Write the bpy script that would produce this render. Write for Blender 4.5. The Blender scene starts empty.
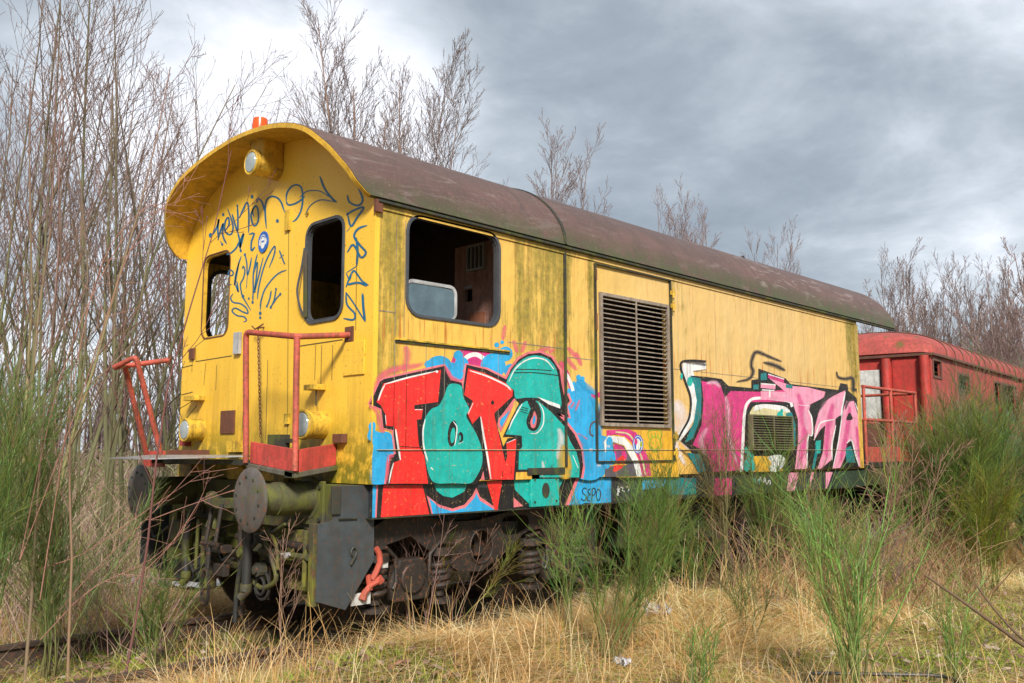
import bpy, bmesh, math, random
import numpy as np
from mathutils import Vector, Matrix
from mathutils.geometry import tessellate_polygon
pi = math.pi
scene = bpy.context.scene
col = bpy.data.collections.new('place'); scene.collection.children.link(col)
random.seed(5); rng = np.random.default_rng(5)

# ------------------------------------------------------------------ camera
f = 901.0; HY = 450.0; VP = 1415.0; CX, CY = 512.0, 341.5
th = math.atan((HY-CY)/f); FF = math.hypot(f, HY-CY); az = math.atan2(VP-CX, FF)
fh = np.array([math.cos(az), math.sin(az), 0]); rt = np.array([math.sin(az), -math.cos(az), 0]); UP = np.array([0, 0, 1.])
fw = fh*math.cos(th)+UP*math.sin(th); uu = -fh*math.sin(th)+UP*math.cos(th)
CAM = np.array([-3.749, -5.101, 1.39])
def pt(px, py, ax, v):
    """point of the plane axis=v seen at a measured spot of the photograph"""
    d = fw*f+rt*(px-CX)-uu*(py-CY); t = (v-CAM[ax])/d[ax]; return CAM+d*t
def S(px, py, y=0.0): q = pt(px, py, 1, y); return (q[0], q[2])
def FR(px, py, x=0.0): q = pt(px, py, 0, x); return (q[1], q[2])
def G(px, py, z=-0.1): return pt(px, py, 2, z)
def away(px, Z, z=0.0):
    """ground point at distance Z in the column px"""
    d = fh*Z+rt*((px-CX)/FF*Z); return np.array([CAM[0]+d[0], CAM[1]+d[1], z])
cd = bpy.data.cameras.new('camera'); cam = bpy.data.objects.new('camera', cd); col.objects.link(cam)
cd.sensor_width = 36; cd.lens = f*36/1024; cd.clip_end = 3000; cd.clip_start = 0.05
m = Matrix(((rt[0], uu[0], -fw[0], CAM[0]), (rt[1], uu[1], -fw[1], CAM[1]), (rt[2], uu[2], -fw[2], CAM[2]), (0, 0, 0, 1)))
cam.matrix_world = m; scene.camera = cam

# ------------------------------------------------------------------ node helper
class NT:
    def __init__(s, name):
        s.m = bpy.data.materials.new(name); s.m.use_nodes = True; s.t = s.m.node_tree; s.n = s.t.nodes; s.l = s.t.links
        s.b = s.n['Principled BSDF']; s.b.inputs['Roughness'].default_value = .6
        s.tc = s.n.new('ShaderNodeTexCoord').outputs['Object']
    def put(s, sock, v):
        if hasattr(v, 'is_linked') or isinstance(v, bpy.types.NodeSocket): s.l.new(v, sock)
        elif isinstance(v, (tuple, list)): sock.default_value = tuple(v) if len(v) == len(sock.default_value) else tuple(v)+(1,)
        else: sock.default_value = v
    def noise(s, scale=(1, 1, 1), sc=5, det=4, rough=.6, dist=0):
        mp = s.n.new('ShaderNodeMapping'); s.l.new(s.tc, mp.inputs[0]); mp.inputs['Scale'].default_value = scale
        n = s.n.new('ShaderNodeTexNoise'); s.l.new(mp.outputs[0], n.inputs['Vector'])
        n.inputs['Scale'].default_value = sc; n.inputs['Detail'].default_value = det; n.inputs['Roughness'].default_value = rough
        n.inputs['Distortion'].default_value = dist; return n.outputs['Fac']
    def ramp(s, v, stops):
        r = s.n.new('ShaderNodeValToRGB'); s.l.new(v, r.inputs[0]); e = r.color_ramp.elements
        while len(e) > 1: e.remove(e[-1])
        for i, (p, c) in enumerate(stops):
            x = e[0] if i == 0 else e.new(p); x.position = p
            x.color = (c, c, c, 1) if not isinstance(c, (tuple, list)) else (*c, 1)
        return r.outputs[0]
    def math(s, op, a, b=0.0, clamp=False):
        n = s.n.new('ShaderNodeMath'); n.operation = op; n.use_clamp = clamp; s.put(n.inputs[0], a); s.put(n.inputs[1], b); return n.outputs[0]
    def mix(s, fac, a, b, mode='MIX'):
        n = s.n.new('ShaderNodeMix'); n.data_type = 'RGBA'; n.blend_type = mode
        s.put(n.inputs[0], fac); s.put(n.inputs[6], a); s.put(n.inputs[7], b); return n.outputs[2]
    def xyz(s, i):
        n = s.n.new('ShaderNodeSeparateXYZ'); s.l.new(s.tc, n.inputs[0]); return n.outputs[i]
    def mapr(s, v, a, b, c=0.0, d=1.0):
        n = s.n.new('ShaderNodeMapRange'); s.put(n.inputs[0], v)
        for k, q in enumerate((a, b, c, d)): n.inputs[1+k].default_value = q
        return n.outputs[0]
    def bump(s, h, dist=.01, strength=.5):
        n = s.n.new('ShaderNodeBump'); s.put(n.inputs['Height'], h); n.inputs['Distance'].default_value = dist; n.inputs['Strength'].default_value = strength
        s.l.new(n.outputs[0], s.b.inputs['Normal'])
    def done(s, colour, rough=None, metal=None):
        s.put(s.b.inputs['Base Color'], colour)
        if rough is not None: s.put(s.b.inputs['Roughness'], rough)
        if metal is not None: s.put(s.b.inputs['Metallic'], metal)
        return s.m

ALG = (.075, .085, .012); DIRT = (.055, .035, .02); RUST = (.17, .055, .02)
def worn(name, base, var=.25, dirt=.35, alg=.0, rust=.15, rough=.55, bump=.15, algc=ALG, spots=8.0):
    t = NT(name)
    n1 = t.noise((1, 1, 1), 3, 5); n2 = t.noise((1, 1, 1), spots*3, 5, .7); st = t.noise((7, 7, 1.1), 2.2, 6, .7)
    c = t.mix(t.ramp(n1, [(.38, 0), (.62, 1)]), base, tuple(x*(1-var) for x in base))
    n5 = t.noise((1, 1, 1), 14, 6, .75); c = t.mix(t.ramp(n5, [(.42, 0), (.62, .5)]), c, tuple(x*.5 for x in base))
    c = t.mix(t.math('MULTIPLY', t.ramp(st, [(.48, 0), (.60, 1)]), dirt), c, DIRT)
    if rust > 0: c = t.mix(t.math('MULTIPLY', t.ramp(n2, [(.55, 0), (.62, 1)]), rust*2, True), c, RUST)
    if alg > 0:
        a = t.noise((1.3, 1.3, .8), 3.1, 7, .7); c = t.mix(t.ramp(a, [(.58-alg*.30, 0), (.68-alg*.3, .85)]), c, algc)
    t.bump(n2, .004, bump); return t.done(c, t.mapr(n1, .3, .7, rough-.1, rough+.12))

def wall_side():
    t = NT('yellow_side_paint'); x = t.xyz(0); z = t.xyz(2)
    base = t.ramp(t.mapr(x, 0, 8), [(0, (.70, .43, .055)), (.26, (.68, .43, .09)), (.40, (.64, .43, .155)), (.75, (.62, .42, .17)), (1, (.64, .40, .11))])
    lower = t.mapr(z, 1.9, 1.5); base = t.mix(t.math('MULTIPLY', lower, .7), base, (.72, .38, .03))
    n1 = t.noise((1, 1, .5), 1.7, 5); base = t.mix(t.ramp(n1, [(.35, 0), (.7, .4)]), base, (.56, .36, .11))
    # faint vertical dirt
    st = t.noise((5, 1, .8), 1.6, 8, .7); base = t.mix(t.math('MULTIPLY', t.ramp(st, [(.47, 0), (.68, 1)]), .22), base, (.26, .17, .06))
    st2 = t.noise((38, 1, .6), 1.0, 3, .6); base = t.mix(t.math('MULTIPLY', t.ramp(st2, [(.5, 0), (.68, 1)]), .06), base, (.16, .10, .03))
    # algae runs where the water comes down
    am = t.ramp(t.mapr(x, 0, 8), [(0, .86), (.028, .72), (.036, .36), (.15, .15), (.17, .35), (.18, .72), (.235, .70), (.247, 1), (.253, 1), (.262, .55), (.285, .25), (.297, .85), (.306, .1), (.44, .1), (.455, .45), (.49, .28), (.6, .2), (.9, .2), (.935, .45), (.955, 1), (1, .35)])
    av = t.math('MULTIPLY', am, t.mapr(z, 1.3, 3.1, .55, 1.0))
    g = t.math('ADD', t.math('MULTIPLY', t.noise((3.2, 1, 1.1), 2.0, 9, .75), .62), t.math('MULTIPLY', t.noise((16, 1, .8), 1.6, 6, .7), .38)); g = t.math('ADD', g, t.math('MULTIPLY', av, .30))
    gm = t.ramp(g, [(.615, 0), (.69, .65), (.80, 1)])
    gd = t.noise((1, 1, 1), 22, 5, .7)
    c = t.mix(gm, base, t.mix(t.ramp(gd, [(.35, 0), (.7, 1)]), (.30, .23, .03), (.075, .07, .015)))
    low = t.math('MULTIPLY', t.mapr(z, 1.42, 1.2), t.mapr(x, .45, .2)); ln = t.noise((3, 1, 3), 3, 6, .7)
    c = t.mix(t.math('MULTIPLY', t.ramp(ln, [(.34, 0), (.5, .95)]), low), c, (.14, .13, .01))
    rs = t.noise((22, 1, .5), 1.6, 4, .7); wz = t.math('ADD', .25, t.math('MULTIPLY', t.math('MULTIPLY', t.mapr(z, 2.12, 2.2), t.mapr(z, 2.42, 2.3)), .75)); c = t.mix(t.math('MULTIPLY', t.ramp(rs, [(.55, 0), (.61, 1)]), wz), c, (.42, .14, .02))
    sp = t.noise((1, 1, 1), 60, 3, .7); c = t.mix(t.ramp(sp, [(.70, 0), (.76, .7)]), c, (.10, .05, .015))
    h = t.math('ADD', t.math('MULTIPLY', t.noise((1, 1, .7), 2.2, 3), 5.0), t.math('MULTIPLY', sp, .25)); t.bump(h, .016, .5)
    return t.done(c, t.mapr(n1, .3, .7, .42, .62))
def wall_front():
    t = NT('yellow_front_paint'); x = t.xyz(1); z = t.xyz(2)
    n1 = t.noise((1, 1, .6), 1.9, 5)
    base = t.mix(t.ramp(n1, [(.35, 0), (.72, 1)]), (.82, .50, .045), (.74, .43, .035))
    lo = t.mapr(z, 2.3, 1.6); st = t.noise((1, 9, .5), 1.7, 7, .7)
    base = t.mix(t.math('MULTIPLY', t.ramp(st, [(.46, 0), (.6, 1)]), t.math('MULTIPLY', lo, .38)), base, (.36, .19, .03))
    base = t.mix(t.math('MULTIPLY', t.ramp(t.noise((1, 30, .7), 1.2, 5, .7), [(.57, 0), (.7, 1)]), .25), base, (.42, .19, .03))
    a = t.noise((1, 3, 2.2), 2.6, 7, .72); lo2 = t.mapr(z, 1.72, 1.3)
    c = t.mix(t.math('MULTIPLY', t.ramp(a, [(.38, 0), (.52, .95)]), lo2), base, (.17, .15, .012))
    sp = t.noise((1, 1, 1), 40, 4, .7); c = t.mix(t.ramp(sp, [(.62, 0), (.67, .8)]), c, (.22, .085, .02))
    h = t.math('ADD', t.math('MULTIPLY', t.noise((1, 1, .6), 1.6, 2), 4.0), t.math('MULTIPLY', sp, .25)); t.bump(h, .012, .3)
    return t.done(c, t.mapr(n1, .3, .7, .40, .58))
def roof_mat():
    t = NT('brown_roof_paint'); x = t.xyz(0); z = t.xyz(2)
    n1 = t.noise((.5, 1, 1), 1.6, 6, .65); c = t.mix(t.ramp(n1, [(.32, 0), (.68, 1)]), (.080, .046, .038), (.125, .071, .060))
    n3 = t.noise((3.0, 1, 1.6), 1.2, 7, .75, 1.5); c = t.mix(t.ramp(n3, [(.46, 0), (.62, .7)]), c, (.07, .045, .038))
    w = t.noise((.6, 2, 2.4), 2.3, 6, .75, 2.2); wm = t.math('MULTIPLY', t.ramp(w, [(.54, 0), (.66, .6)]), t.ramp(t.mapr(x, 0, 9), [(0, .5), (.25, .25), (.45, .15), (.6, .9), (.8, 1), (1, .4)]))
    c = t.mix(wm, c, (.34, .28, .27))
    ml = t.mapr(z, 3.36, 3.14); mn = t.noise((2, 1, 3), 2.4, 7, .7)
    c = t.mix(t.math('MULTIPLY', t.ramp(mn, [(.36, 0), (.52, .95)]), ml), c, (.060, .072, .028))
    sc = t.noise((1, 1, 1), 55, 4, .7); c = t.mix(t.ramp(sc, [(.60, 0), (.68, .5)]), c, (.26, .18, .15))
    t.bump(t.math('ADD', t.math('MULTIPLY', t.noise((.6, 1, 1), 1.4, 2), 3.0), t.math('MULTIPLY', sc, .3)), .012, .35)
    return t.done(c, t.mapr(n1, .3, .7, .45, .68))
def spray(name, base, var=.2):
    t = NT(name); x = t.xyz(0)
    n1 = t.noise((4, 1, .8), 2.1, 5, .65); c = t.mix(t.ramp(n1, [(.35, 0), (.7, 1)]), base, tuple(max(0, v*(1-var)) for v in base))
    n4 = t.noise((1, 1, 1), 9, 5, .7); c = t.mix(t.ramp(n4, [(.48, 0), (.62, .5)]), c, tuple(v*.55 for v in base))
    st = t.noise((24, 1, .7), 1.5, 5, .65); c = t.mix(t.math('MULTIPLY', t.ramp(st, [(.52, 0), (.64, 1)]), .38), c, (.10, .07, .03))
    sp = t.noise((1, 1, 1), 45, 4, .7); c = t.mix(t.ramp(sp, [(.63, 0), (.67, .85)]), c, (.45, .30, .08))
    h = t.math('ADD', t.math('MULTIPLY', t.noise((1, 1, .7), 2.2, 3), 5.0), t.math('MULTIPLY', sp, .2)); t.bump(h, .016, .5)
    return t.done(c, .45)
def mist(name, base, k=.8):
    """thin overspray: paint in scattered droplets"""
    t = NT(name); t.put(t.b.inputs['Base Color'], base); t.b.inputs['Roughness'].default_value = .5
    a = t.n.new('ShaderNodeAttribute'); a.attribute_name = 'dens'
    n = t.noise((1, 1, 1), 160, 2, .8); n2 = t.noise((1, 1, 1), 8, 4, .6)
    v = t.math('MULTIPLY', a.outputs['Fac'], t.math('ADD', t.math('MULTIPLY', t.math('SUBTRACT', n, .5), 1.4), t.math('ADD', k*.72, t.math('MULTIPLY', t.math('SUBTRACT', n2, .5), 1.1))), True)
    t.put(t.b.inputs['Alpha'], v); return t.m
def tinted(name, mult=1.0, rough=.85, trans=0.0, spec=.2):
    t = NT(name); a = t.n.new('ShaderNodeAttribute'); a.attribute_name = 'Col'
    n = t.noise((1, 1, 1), 6, 3); c = t.mix(t.ramp(n, [(.4, 0), (.7, .15)]), a.outputs['Color'], (0.05, .035, .02))
    t.b.inputs['Specular IOR Level'].default_value = spec
    t.done(c, rough)
    if trans:
        tr = t.n.new('ShaderNodeBsdfTranslucent'); t.put(tr.inputs[0], c); ms = t.n.new('ShaderNodeMixShader'); ms.inputs[0].default_value = trans
        t.l.new(t.b.outputs[0], ms.inputs[1]); t.l.new(tr.outputs[0], ms.inputs[2]); t.l.new(ms.outputs[0], t.n['Material Output'].inputs[0])
    return t.m

M = {}
M['side'] = wall_side(); M['front'] = wall_front(); M['roof'] = roof_mat()
M['yellow'] = worn('yellow_fitting_paint', (.74, .46, .04), .2, .4, .22, .25)
M['lining'] = worn('yellow_lining_paint', (.74, .43, .035), .18, .2, 0, .12)
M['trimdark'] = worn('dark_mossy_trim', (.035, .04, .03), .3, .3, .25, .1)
M['rubber'] = worn('grey_window_rubber', (.07, .075, .085), .35, .2, 0, 0, .5)
M['hose'] = worn('black_hose_rubber', (.028, .03, .03), .3, .2, .12, .05, .5)
M['interior'] = worn('dark_cab_paint', (.05, .035, .03), .3, .4, 0, .1)
M['cabinet'] = worn('brown_cab_board', (.46, .25, .20), .3, .4, 0, .2)
M['patch'] = worn('orange_brown_board', (.34, .13, .07), .3, .4, 0, .2)
M['alu'] = worn('pale_aluminium', (.42, .42, .42), .25, .25, 0, .05, .35)
M['slat'] = worn('faded_louvre_paint', (.33, .27, .21), .35, .4, .0, .15)
M['seam'] = worn('chalky_weld_bead', (.62, .52, .30), .3, .3, 0, .2)
M['mossy_slat'] = worn('mossy_louvre_paint', (.20, .18, .10), .35, .4, .15, .1)
M['red'] = worn('faded_red_rail_paint', (.55, .10, .065), .35, .4, 0, .5, .65, .5, spots=14)
M['redbox'] = worn('red_step_paint', (.62, .07, .055), .3, .35, 0, .25, .6)
M['plank'] = worn('grey_plank_edge', (.14, .13, .10), .3, .4, .2, .1)
M['sheet'] = worn('pale_galvanised_sheet', (.36, .36, .37), .3, .3, 0, .15, .4)
M['moss'] = worn('mossy_frame_steel', (.062, .06, .045), .3, .3, .48, .25, .7, .3, (.095, .10, .012))
M['mossy2'] = worn('yellow_green_moss_steel', (.07, .065, .03), .3, .6, .42, .3, .8, .5, (.15, .145, .015))
M['buffer'] = worn('olive_buffer_paint', (.10, .105, .05), .3, .35, .32, .2, .55, .2, (.12, .125, .025))
M['disc'] = worn('grey_buffer_plate', (.125, .115, .105), .3, .4, .05, .35, .5, .3)
M['plate'] = worn('blue_grey_plate', (.055, .066, .072), .35, .35, .02, .1, .5, .25)
M['steel'] = worn('brown_bogie_steel', (.026, .020, .016), .35, .3, 0, .3, .6, .35, spots=12)
M['axle'] = worn('dark_axle_steel', (.03, .024, .02), .3, .3, 0, .3, .6)
M['rusty'] = worn('rust_red_iron', (.16, .055, .03), .3, .3, 0, .4, .7, .4)
M['rail'] = worn('rusty_rail_iron', (.075, .048, .034), .35, .3, .1, .4, .7, .3)
M['wood'] = worn('weathered_sleeper', (.10, .08, .06), .3, .4, .2, 0, .85, .5)
M['white'] = worn('dirty_white_paint', (.6, .6, .57), .2, .3, 0, .05)
M['chain'] = worn('red_lead_chain', (.55, .10, .06), .35, .4, 0, .5, .6, .4)
M['coach'] = worn('matt_red_coach_paint', (.50, .040, .030), .3, .28, 0, .08, .6)
M['coachroof'] = worn('faded_red_roof_paint', (.46, .075, .062), .35, .35, .05, .3, .6)
M['coachside'] = worn('bleached_red_side_paint', (.46, .075, .062), .35, .4, 0, .3, .6)
M['coachrib'] = worn('brown_rusty_gutter', (.16, .06, .045), .4, .4, .12, .2)
M['dark'] = worn('opening_shade', (.012, .011, .01), .2, .2, 0, 0)  # near-black colour standing in for shade inside openings
M['plastic'] = worn('dirty_white_plastic', (.50, .51, .56), .15, .1, 0, 0, .4)
def glassy(name, c, r=.12, al=1.0, tr=0.0):
    t = NT(name); n = t.noise((1, 1, 1), 7, 5, .7); t.done(t.mix(t.ramp(n, [(.35, 0), (.7, 1)]), c, tuple(v*.6 for v in c)), r)
    t.b.inputs['Alpha'].default_value = al; t.b.inputs['Transmission Weight'].default_value = tr; return t.m
M['pane'] = glassy('dusty_blue_grey_glass', (.10, .15, .18), .25)
M['lens'] = glassy('grey_lamp_glass', (.36, .40, .40), .12)
M['orange'] = glassy('orange_beacon_plastic', (.85, .10, .01), .25)
M['bark'] = tinted('bark', rough=.85); M['green'] = tinted('green_stems', rough=.7, trans=.25); M['straw'] = tinted('dry_grass', rough=.75, trans=.42)
M['ggrass'] = tinted('live_grass', rough=.7, trans=.3)

# ------------------------------------------------------------------ mesh helpers
class MB:
    def __init__(s): s.v = []; s.f = []; s.dens = None
    def add(s, V, F):
        o = len(s.v); s.v += [tuple(map(float, q)) for q in V]; s.f += [tuple(int(i)+o for i in q) for q in F]; return s
    def box(s, a, b):
        x0, x1 = sorted((a[0], b[0])); y0, y1 = sorted((a[1], b[1])); z0, z1 = sorted((a[2], b[2]))
        return s.add([(x0, y0, z0), (x1, y0, z0), (x1, y1, z0), (x0, y1, z0), (x0, y0, z1), (x1, y0, z1), (x1, y1, z1), (x0, y1, z1)],
                     [(0, 3, 2, 1), (4, 5, 6, 7), (0, 1, 5, 4), (1, 2, 6, 5), (2, 3, 7, 6), (3, 0, 4, 7)])
    def hexa(s, P): return s.add(P, [(0, 3, 2, 1), (4, 5, 6, 7), (0, 1, 5, 4), (1, 2, 6, 5), (2, 3, 7, 6), (3, 0, 4, 7)])
    def tube(s, P, r, n=8, caps=True):
        P = [Vector(p) for p in P]; R = r if isinstance(r, (list, tuple)) else [r]*len(P)
        V = []; F = []; pr = None
        for i, p in enumerate(P):
            t = (P[min(i+1, len(P)-1)]-P[max(i-1, 0)]).normalized()
            if pr is None: u = t.orthogonal().normalized()
            else: u = (pr-t*pr.dot(t)).normalized()
            pr = u; w = t.cross(u)
            for k in range(n):
                a = 2*pi*k/n; V.append(p+(u*math.cos(a)+w*math.sin(a))*R[i])
        for i in range(len(P)-1):
            for k in range(n): F.append((i*n+k, i*n+(k+1) % n, (i+1)*n+(k+1) % n, (i+1)*n+k))
        if caps: F.append(tuple(range(n))[::-1]); F.append(tuple((len(P)-1)*n+k for k in range(n)))
        return s.add(V, F)
    def loop(s, P, r, n=6):
        P = [Vector(p) for p in P]; V = []; F = []; N = len(P); c = sum(P, Vector())/N
        nn = (P[0]-c).cross(P[1]-c).normalized()
        for i, p in enumerate(P):
            t = (P[(i+1) % N]-P[i-1]).normalized(); w = t.cross(nn)
            for k in range(n): a = 2*pi*k/n; V.append(p+(nn*math.cos(a)+w*math.sin(a))*r)
        for i in range(N):
            for k in range(n): F.append((i*n+k, i*n+(k+1) % n, ((i+1) % N)*n+(k+1) % n, ((i+1) % N)*n+k))
        return s.add(V, F)
    def ext(s, loops, fn, w0, w1=None):
        """2-D outline with holes, extruded between w0 and w1 (fn maps u,v,w to space)"""
        ls = [[(float(u), float(v)) for u, v in L] for L in loops]
        flat = [q for L in ls for q in L]; tris = tessellate_polygon([[Vector((u, v, 0)) for u, v in L] for L in ls])
        if w1 is None: return s.add([fn(u, v, w0) for u, v in flat], tris)
        n = len(flat); V = [fn(u, v, w0) for u, v in flat]+[fn(u, v, w1) for u, v in flat]
        F = [tuple(t) for t in tris]+[tuple(i+n for i in t[::-1]) for t in tris]; o = 0
        for L in ls:
            k = len(L)
            for i in range(k): a, b = o+i, o+(i+1) % k; F.append((a, b, b+n, a+n))
            o += k
        return s.add(V, F)
    def build(s, name, mat, parent=None, smooth=False, bevel=0, sub=0):
        me = bpy.data.meshes.new(name); me.from_pydata(s.v, [], s.f); me.update()
        if s.dens is not None:
            a = me.attributes.new('dens', 'FLOAT', 'POINT'); a.data.foreach_set('value', np.array(s.dens, dtype=np.float32))
        bm = bmesh.new(); bm.from_mesh(me); bmesh.ops.recalc_face_normals(bm, faces=bm.faces); bm.to_mesh(me); bm.free()
        o = bpy.data.objects.new(name, me); col.objects.link(o); me.materials.append(mat)
        if smooth:
            me.polygons.foreach_set('use_smooth', [True]*len(me.polygons))
            try: me.set_sharp_from_angle(angle=math.radians(38))
            except Exception: pass
        if bevel:
            b = o.modifiers.new('edge', 'BEVEL'); b.width = bevel; b.segments = 2; b.limit_method = 'ANGLE'
        attach(o, parent); return o
def origin_of(o):
    v = Vector((0, 0, 0))
    while o is not None: v = v+Vector(o.location); o = o.parent
    return v
def attach(o, parent):
    if parent is not None: o.location = -origin_of(parent); o.parent = parent
def sidef(u, v, w): return (u, w, v)
def frontf(u, v, w): return (w, u, v)
def topf(u, v, w): return (u, v, w)
def rrect(u0, v0, u1, v1, r=.08, n=5):
    out = []
    for cx, cy, a0 in ((u1-r, v1-r, 0), (u0+r, v1-r, 90), (u0+r, v0+r, 180), (u1-r, v0+r, 270)):
        for i in range(n+1):
            a = math.radians(a0+90*i/n); out.append((cx+r*math.cos(a), cy+r*math.sin(a)))
    return out
def rect(u0, v0, u1, v1): return [(u0, v0), (u1, v0), (u1, v1), (u0, v1)]
def ell(cx, cy, rx, ry, n=24, tilt=0):
    c, s_ = math.cos(tilt), math.sin(tilt)
    return [(cx+rx*math.cos(2*pi*i/n)*c-ry*math.sin(2*pi*i/n)*s_, cy+rx*math.cos(2*pi*i/n)*s_+ry*math.sin(2*pi*i/n)*c) for i in range(n)]
def empty(name, label, cat, loc=(0, 0, 0), group=None):
    o = bpy.data.objects.new(name, None); col.objects.link(o); o.location = loc; o.empty_display_size = .3
    return tag(o, label, cat, group)
def tag(o, label, cat, group=None, kind=None):
    if label: o['label'] = label
    if cat: o['category'] = cat
    if group: o['group'] = group
    if kind: o['kind'] = kind
    return o

# ------------------------------------------------------------------ numpy mesh (tubes, blades)
def np_object(name, V, Q, C, mat, parent=None, tri=False):
    me = bpy.data.meshes.new(name); V = np.ascontiguousarray(V, np.float32); Q = np.ascontiguousarray(Q, np.int32)
    k = Q.shape[1]; me.vertices.add(len(V)); me.vertices.foreach_set('co', V.ravel())
    me.loops.add(Q.size); me.loops.foreach_set('vertex_index', Q.ravel())
    me.polygons.add(len(Q)); me.polygons.foreach_set('loop_start', np.arange(0, Q.size, k, dtype=np.int32)); me.polygons.foreach_set('loop_total', np.full(len(Q), k, dtype=np.int32))
    a = me.attributes.new('Col', 'FLOAT_COLOR', 'POINT'); C4 = np.ones((len(V), 4), np.float32); C4[:, :3] = C; a.data.foreach_set('color', C4.ravel())
    me.update(calc_edges=True); me.validate()
    me.materials.append(mat); me.polygons.foreach_set('use_smooth', np.ones(len(Q), bool))
    o = bpy.data.objects.new(name, me); col.objects.link(o); attach(o, parent); return o
def tubes(polys, n=3):
    """polys: list of (pts Kx3, radii K, colour Kx3)"""
    groups = {}
    for p in polys: groups.setdefault(len(p[0]), []).append(p)
    Vs, Qs, Cs, off = [], [], [], 0
    for K, L in groups.items():
        P = np.array([q[0] for q in L]); R = np.array([q[1] for q in L]); Cc = np.array([q[2] for q in L]); Mn = len(L)
        T = np.empty_like(P); T[:, 1:-1] = P[:, 2:]-P[:, :-2]; T[:, 0] = P[:, 1]-P[:, 0]; T[:, -1] = P[:, -1]-P[:, -2]
        T /= np.linalg.norm(T, axis=2, keepdims=True)+1e-9
        ref = np.where(np.abs(T[:, :1, 2:3]) > .8, np.array([1., 0, 0]), np.array([0, 0, 1.]))
        U = np.cross(T, ref); U /= np.linalg.norm(U, axis=2, keepdims=True)+1e-9; W = np.cross(T, U)
        a = 2*pi*np.arange(n)/n
        ring = P[:, :, None, :]+R[:, :, None, None]*(U[:, :, None, :]*np.cos(a)[None, None, :, None]+W[:, :, None, :]*np.sin(a)[None, None, :, None])
        idx = np.arange(Mn*K*n).reshape(Mn, K, n)+off
        q = np.stack([idx[:, :-1, :], np.roll(idx[:, :-1, :], -1, 2), np.roll(idx[:, 1:, :], -1, 2), idx[:, 1:, :]], -1).reshape(-1, 4)
        Vs.append(ring.reshape(-1, 3)); Qs.append(q); Cs.append(np.repeat(Cc[:, :, None, :], n, 2).reshape(-1, 3)); off += Mn*K*n
    return np.concatenate(Vs), np.concatenate(Qs), np.concatenate(Cs)

# ------------------------------------------------------------------ paint layers
PAINT = {}
for nm, c in dict(red=(.80, .026, .022), black=(.012, .011, .012), teal=(.01, .40, .345), blue=(.025, .36, .68), pink=(.72, .17, .20), white=(.75, .75, .73),
                  magenta=(.60, .035, .19), rose=(.80, .30, .44), dteal=(.01, .19, .20), yel=(.74, .40, .03), tag=(.006, .12, .24), grey=(.10, .085, .10),
                  green=(.33, .42, .03), cream=(.62, .55, .30), navy=(.035, .03, .045), sblue=(.02, .13, .52), purple=(.22, .05, .20), dgreen=(.03, .055, .035)).items():
    PAINT[nm] = spray('spray_paint_'+nm, c)
M['mist_pink'] = mist('overspray_pink', (.70, .12, .18)); M['mist_dark'] = mist('overspray_grey', (.06, .05, .05), .95); M['mist_mag'] = mist('overspray_magenta', (.62, .06, .25), .75)
M['mist_white'] = mist('overspray_white', (.75, .70, .70), .8); M['mist_rose'] = mist('overspray_light_pink', (.78, .42, .55), .75); M['mist_blue'] = mist('overspray_blue', (.03, .33, .60), .9)
M['mist_yel'] = mist('flaked_ochre', (.55, .33, .03), 1.0)
def stroke2d(P, w, closed=False, taper=0, sm=True):
    """ribbon quads along a polyline (Catmull-Rom smoothed), in plane units; returns V2, F"""
    P = [np.array(p, float) for p in P]
    if sm and len(P) > 2:
        Q = []
        N = len(P)
        for i in range(N if closed else N-1):
            p0 = P[i-1] if (closed or i > 0) else 2*P[0]-P[1]; p1 = P[i]; p2 = P[(i+1) % N]; p3 = P[(i+2) % N] if (closed or i+2 < N) else 2*p2-p1
            for t in (0, .2, .4, .6, .8): Q.append(.5*((2*p1)+(-p0+p2)*t+(2*p0-5*p1+4*p2-p3)*t*t+(-p0+3*p1-3*p2+p3)*t**3))
        if not closed: Q.append(P[-1])
        P = Q
    N = len(P); V = []; F = []
    for i in range(N):
        a = P[i-1] if (closed or i > 0) else P[0]; b = P[(i+1) % N] if (closed or i < N-1) else P[-1]
        d = b-a; d /= np.hypot(*d)+1e-9; nn = np.array([-d[1], d[0]])
        ww = w if not callable(w) else w(i/(N-1.0)); 
        if taper and not closed: ww *= min(1, .45+.55*min(i, N-1-i)/(taper*N+1e-6))
        V += [P[i]+nn*ww/2, P[i]-nn*ww/2]
    for i in range(N if closed else N-1): a = 2*i; b = 2*((i+1) % N); F.append((a, a+1, b+1, b))
    return V, F
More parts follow.
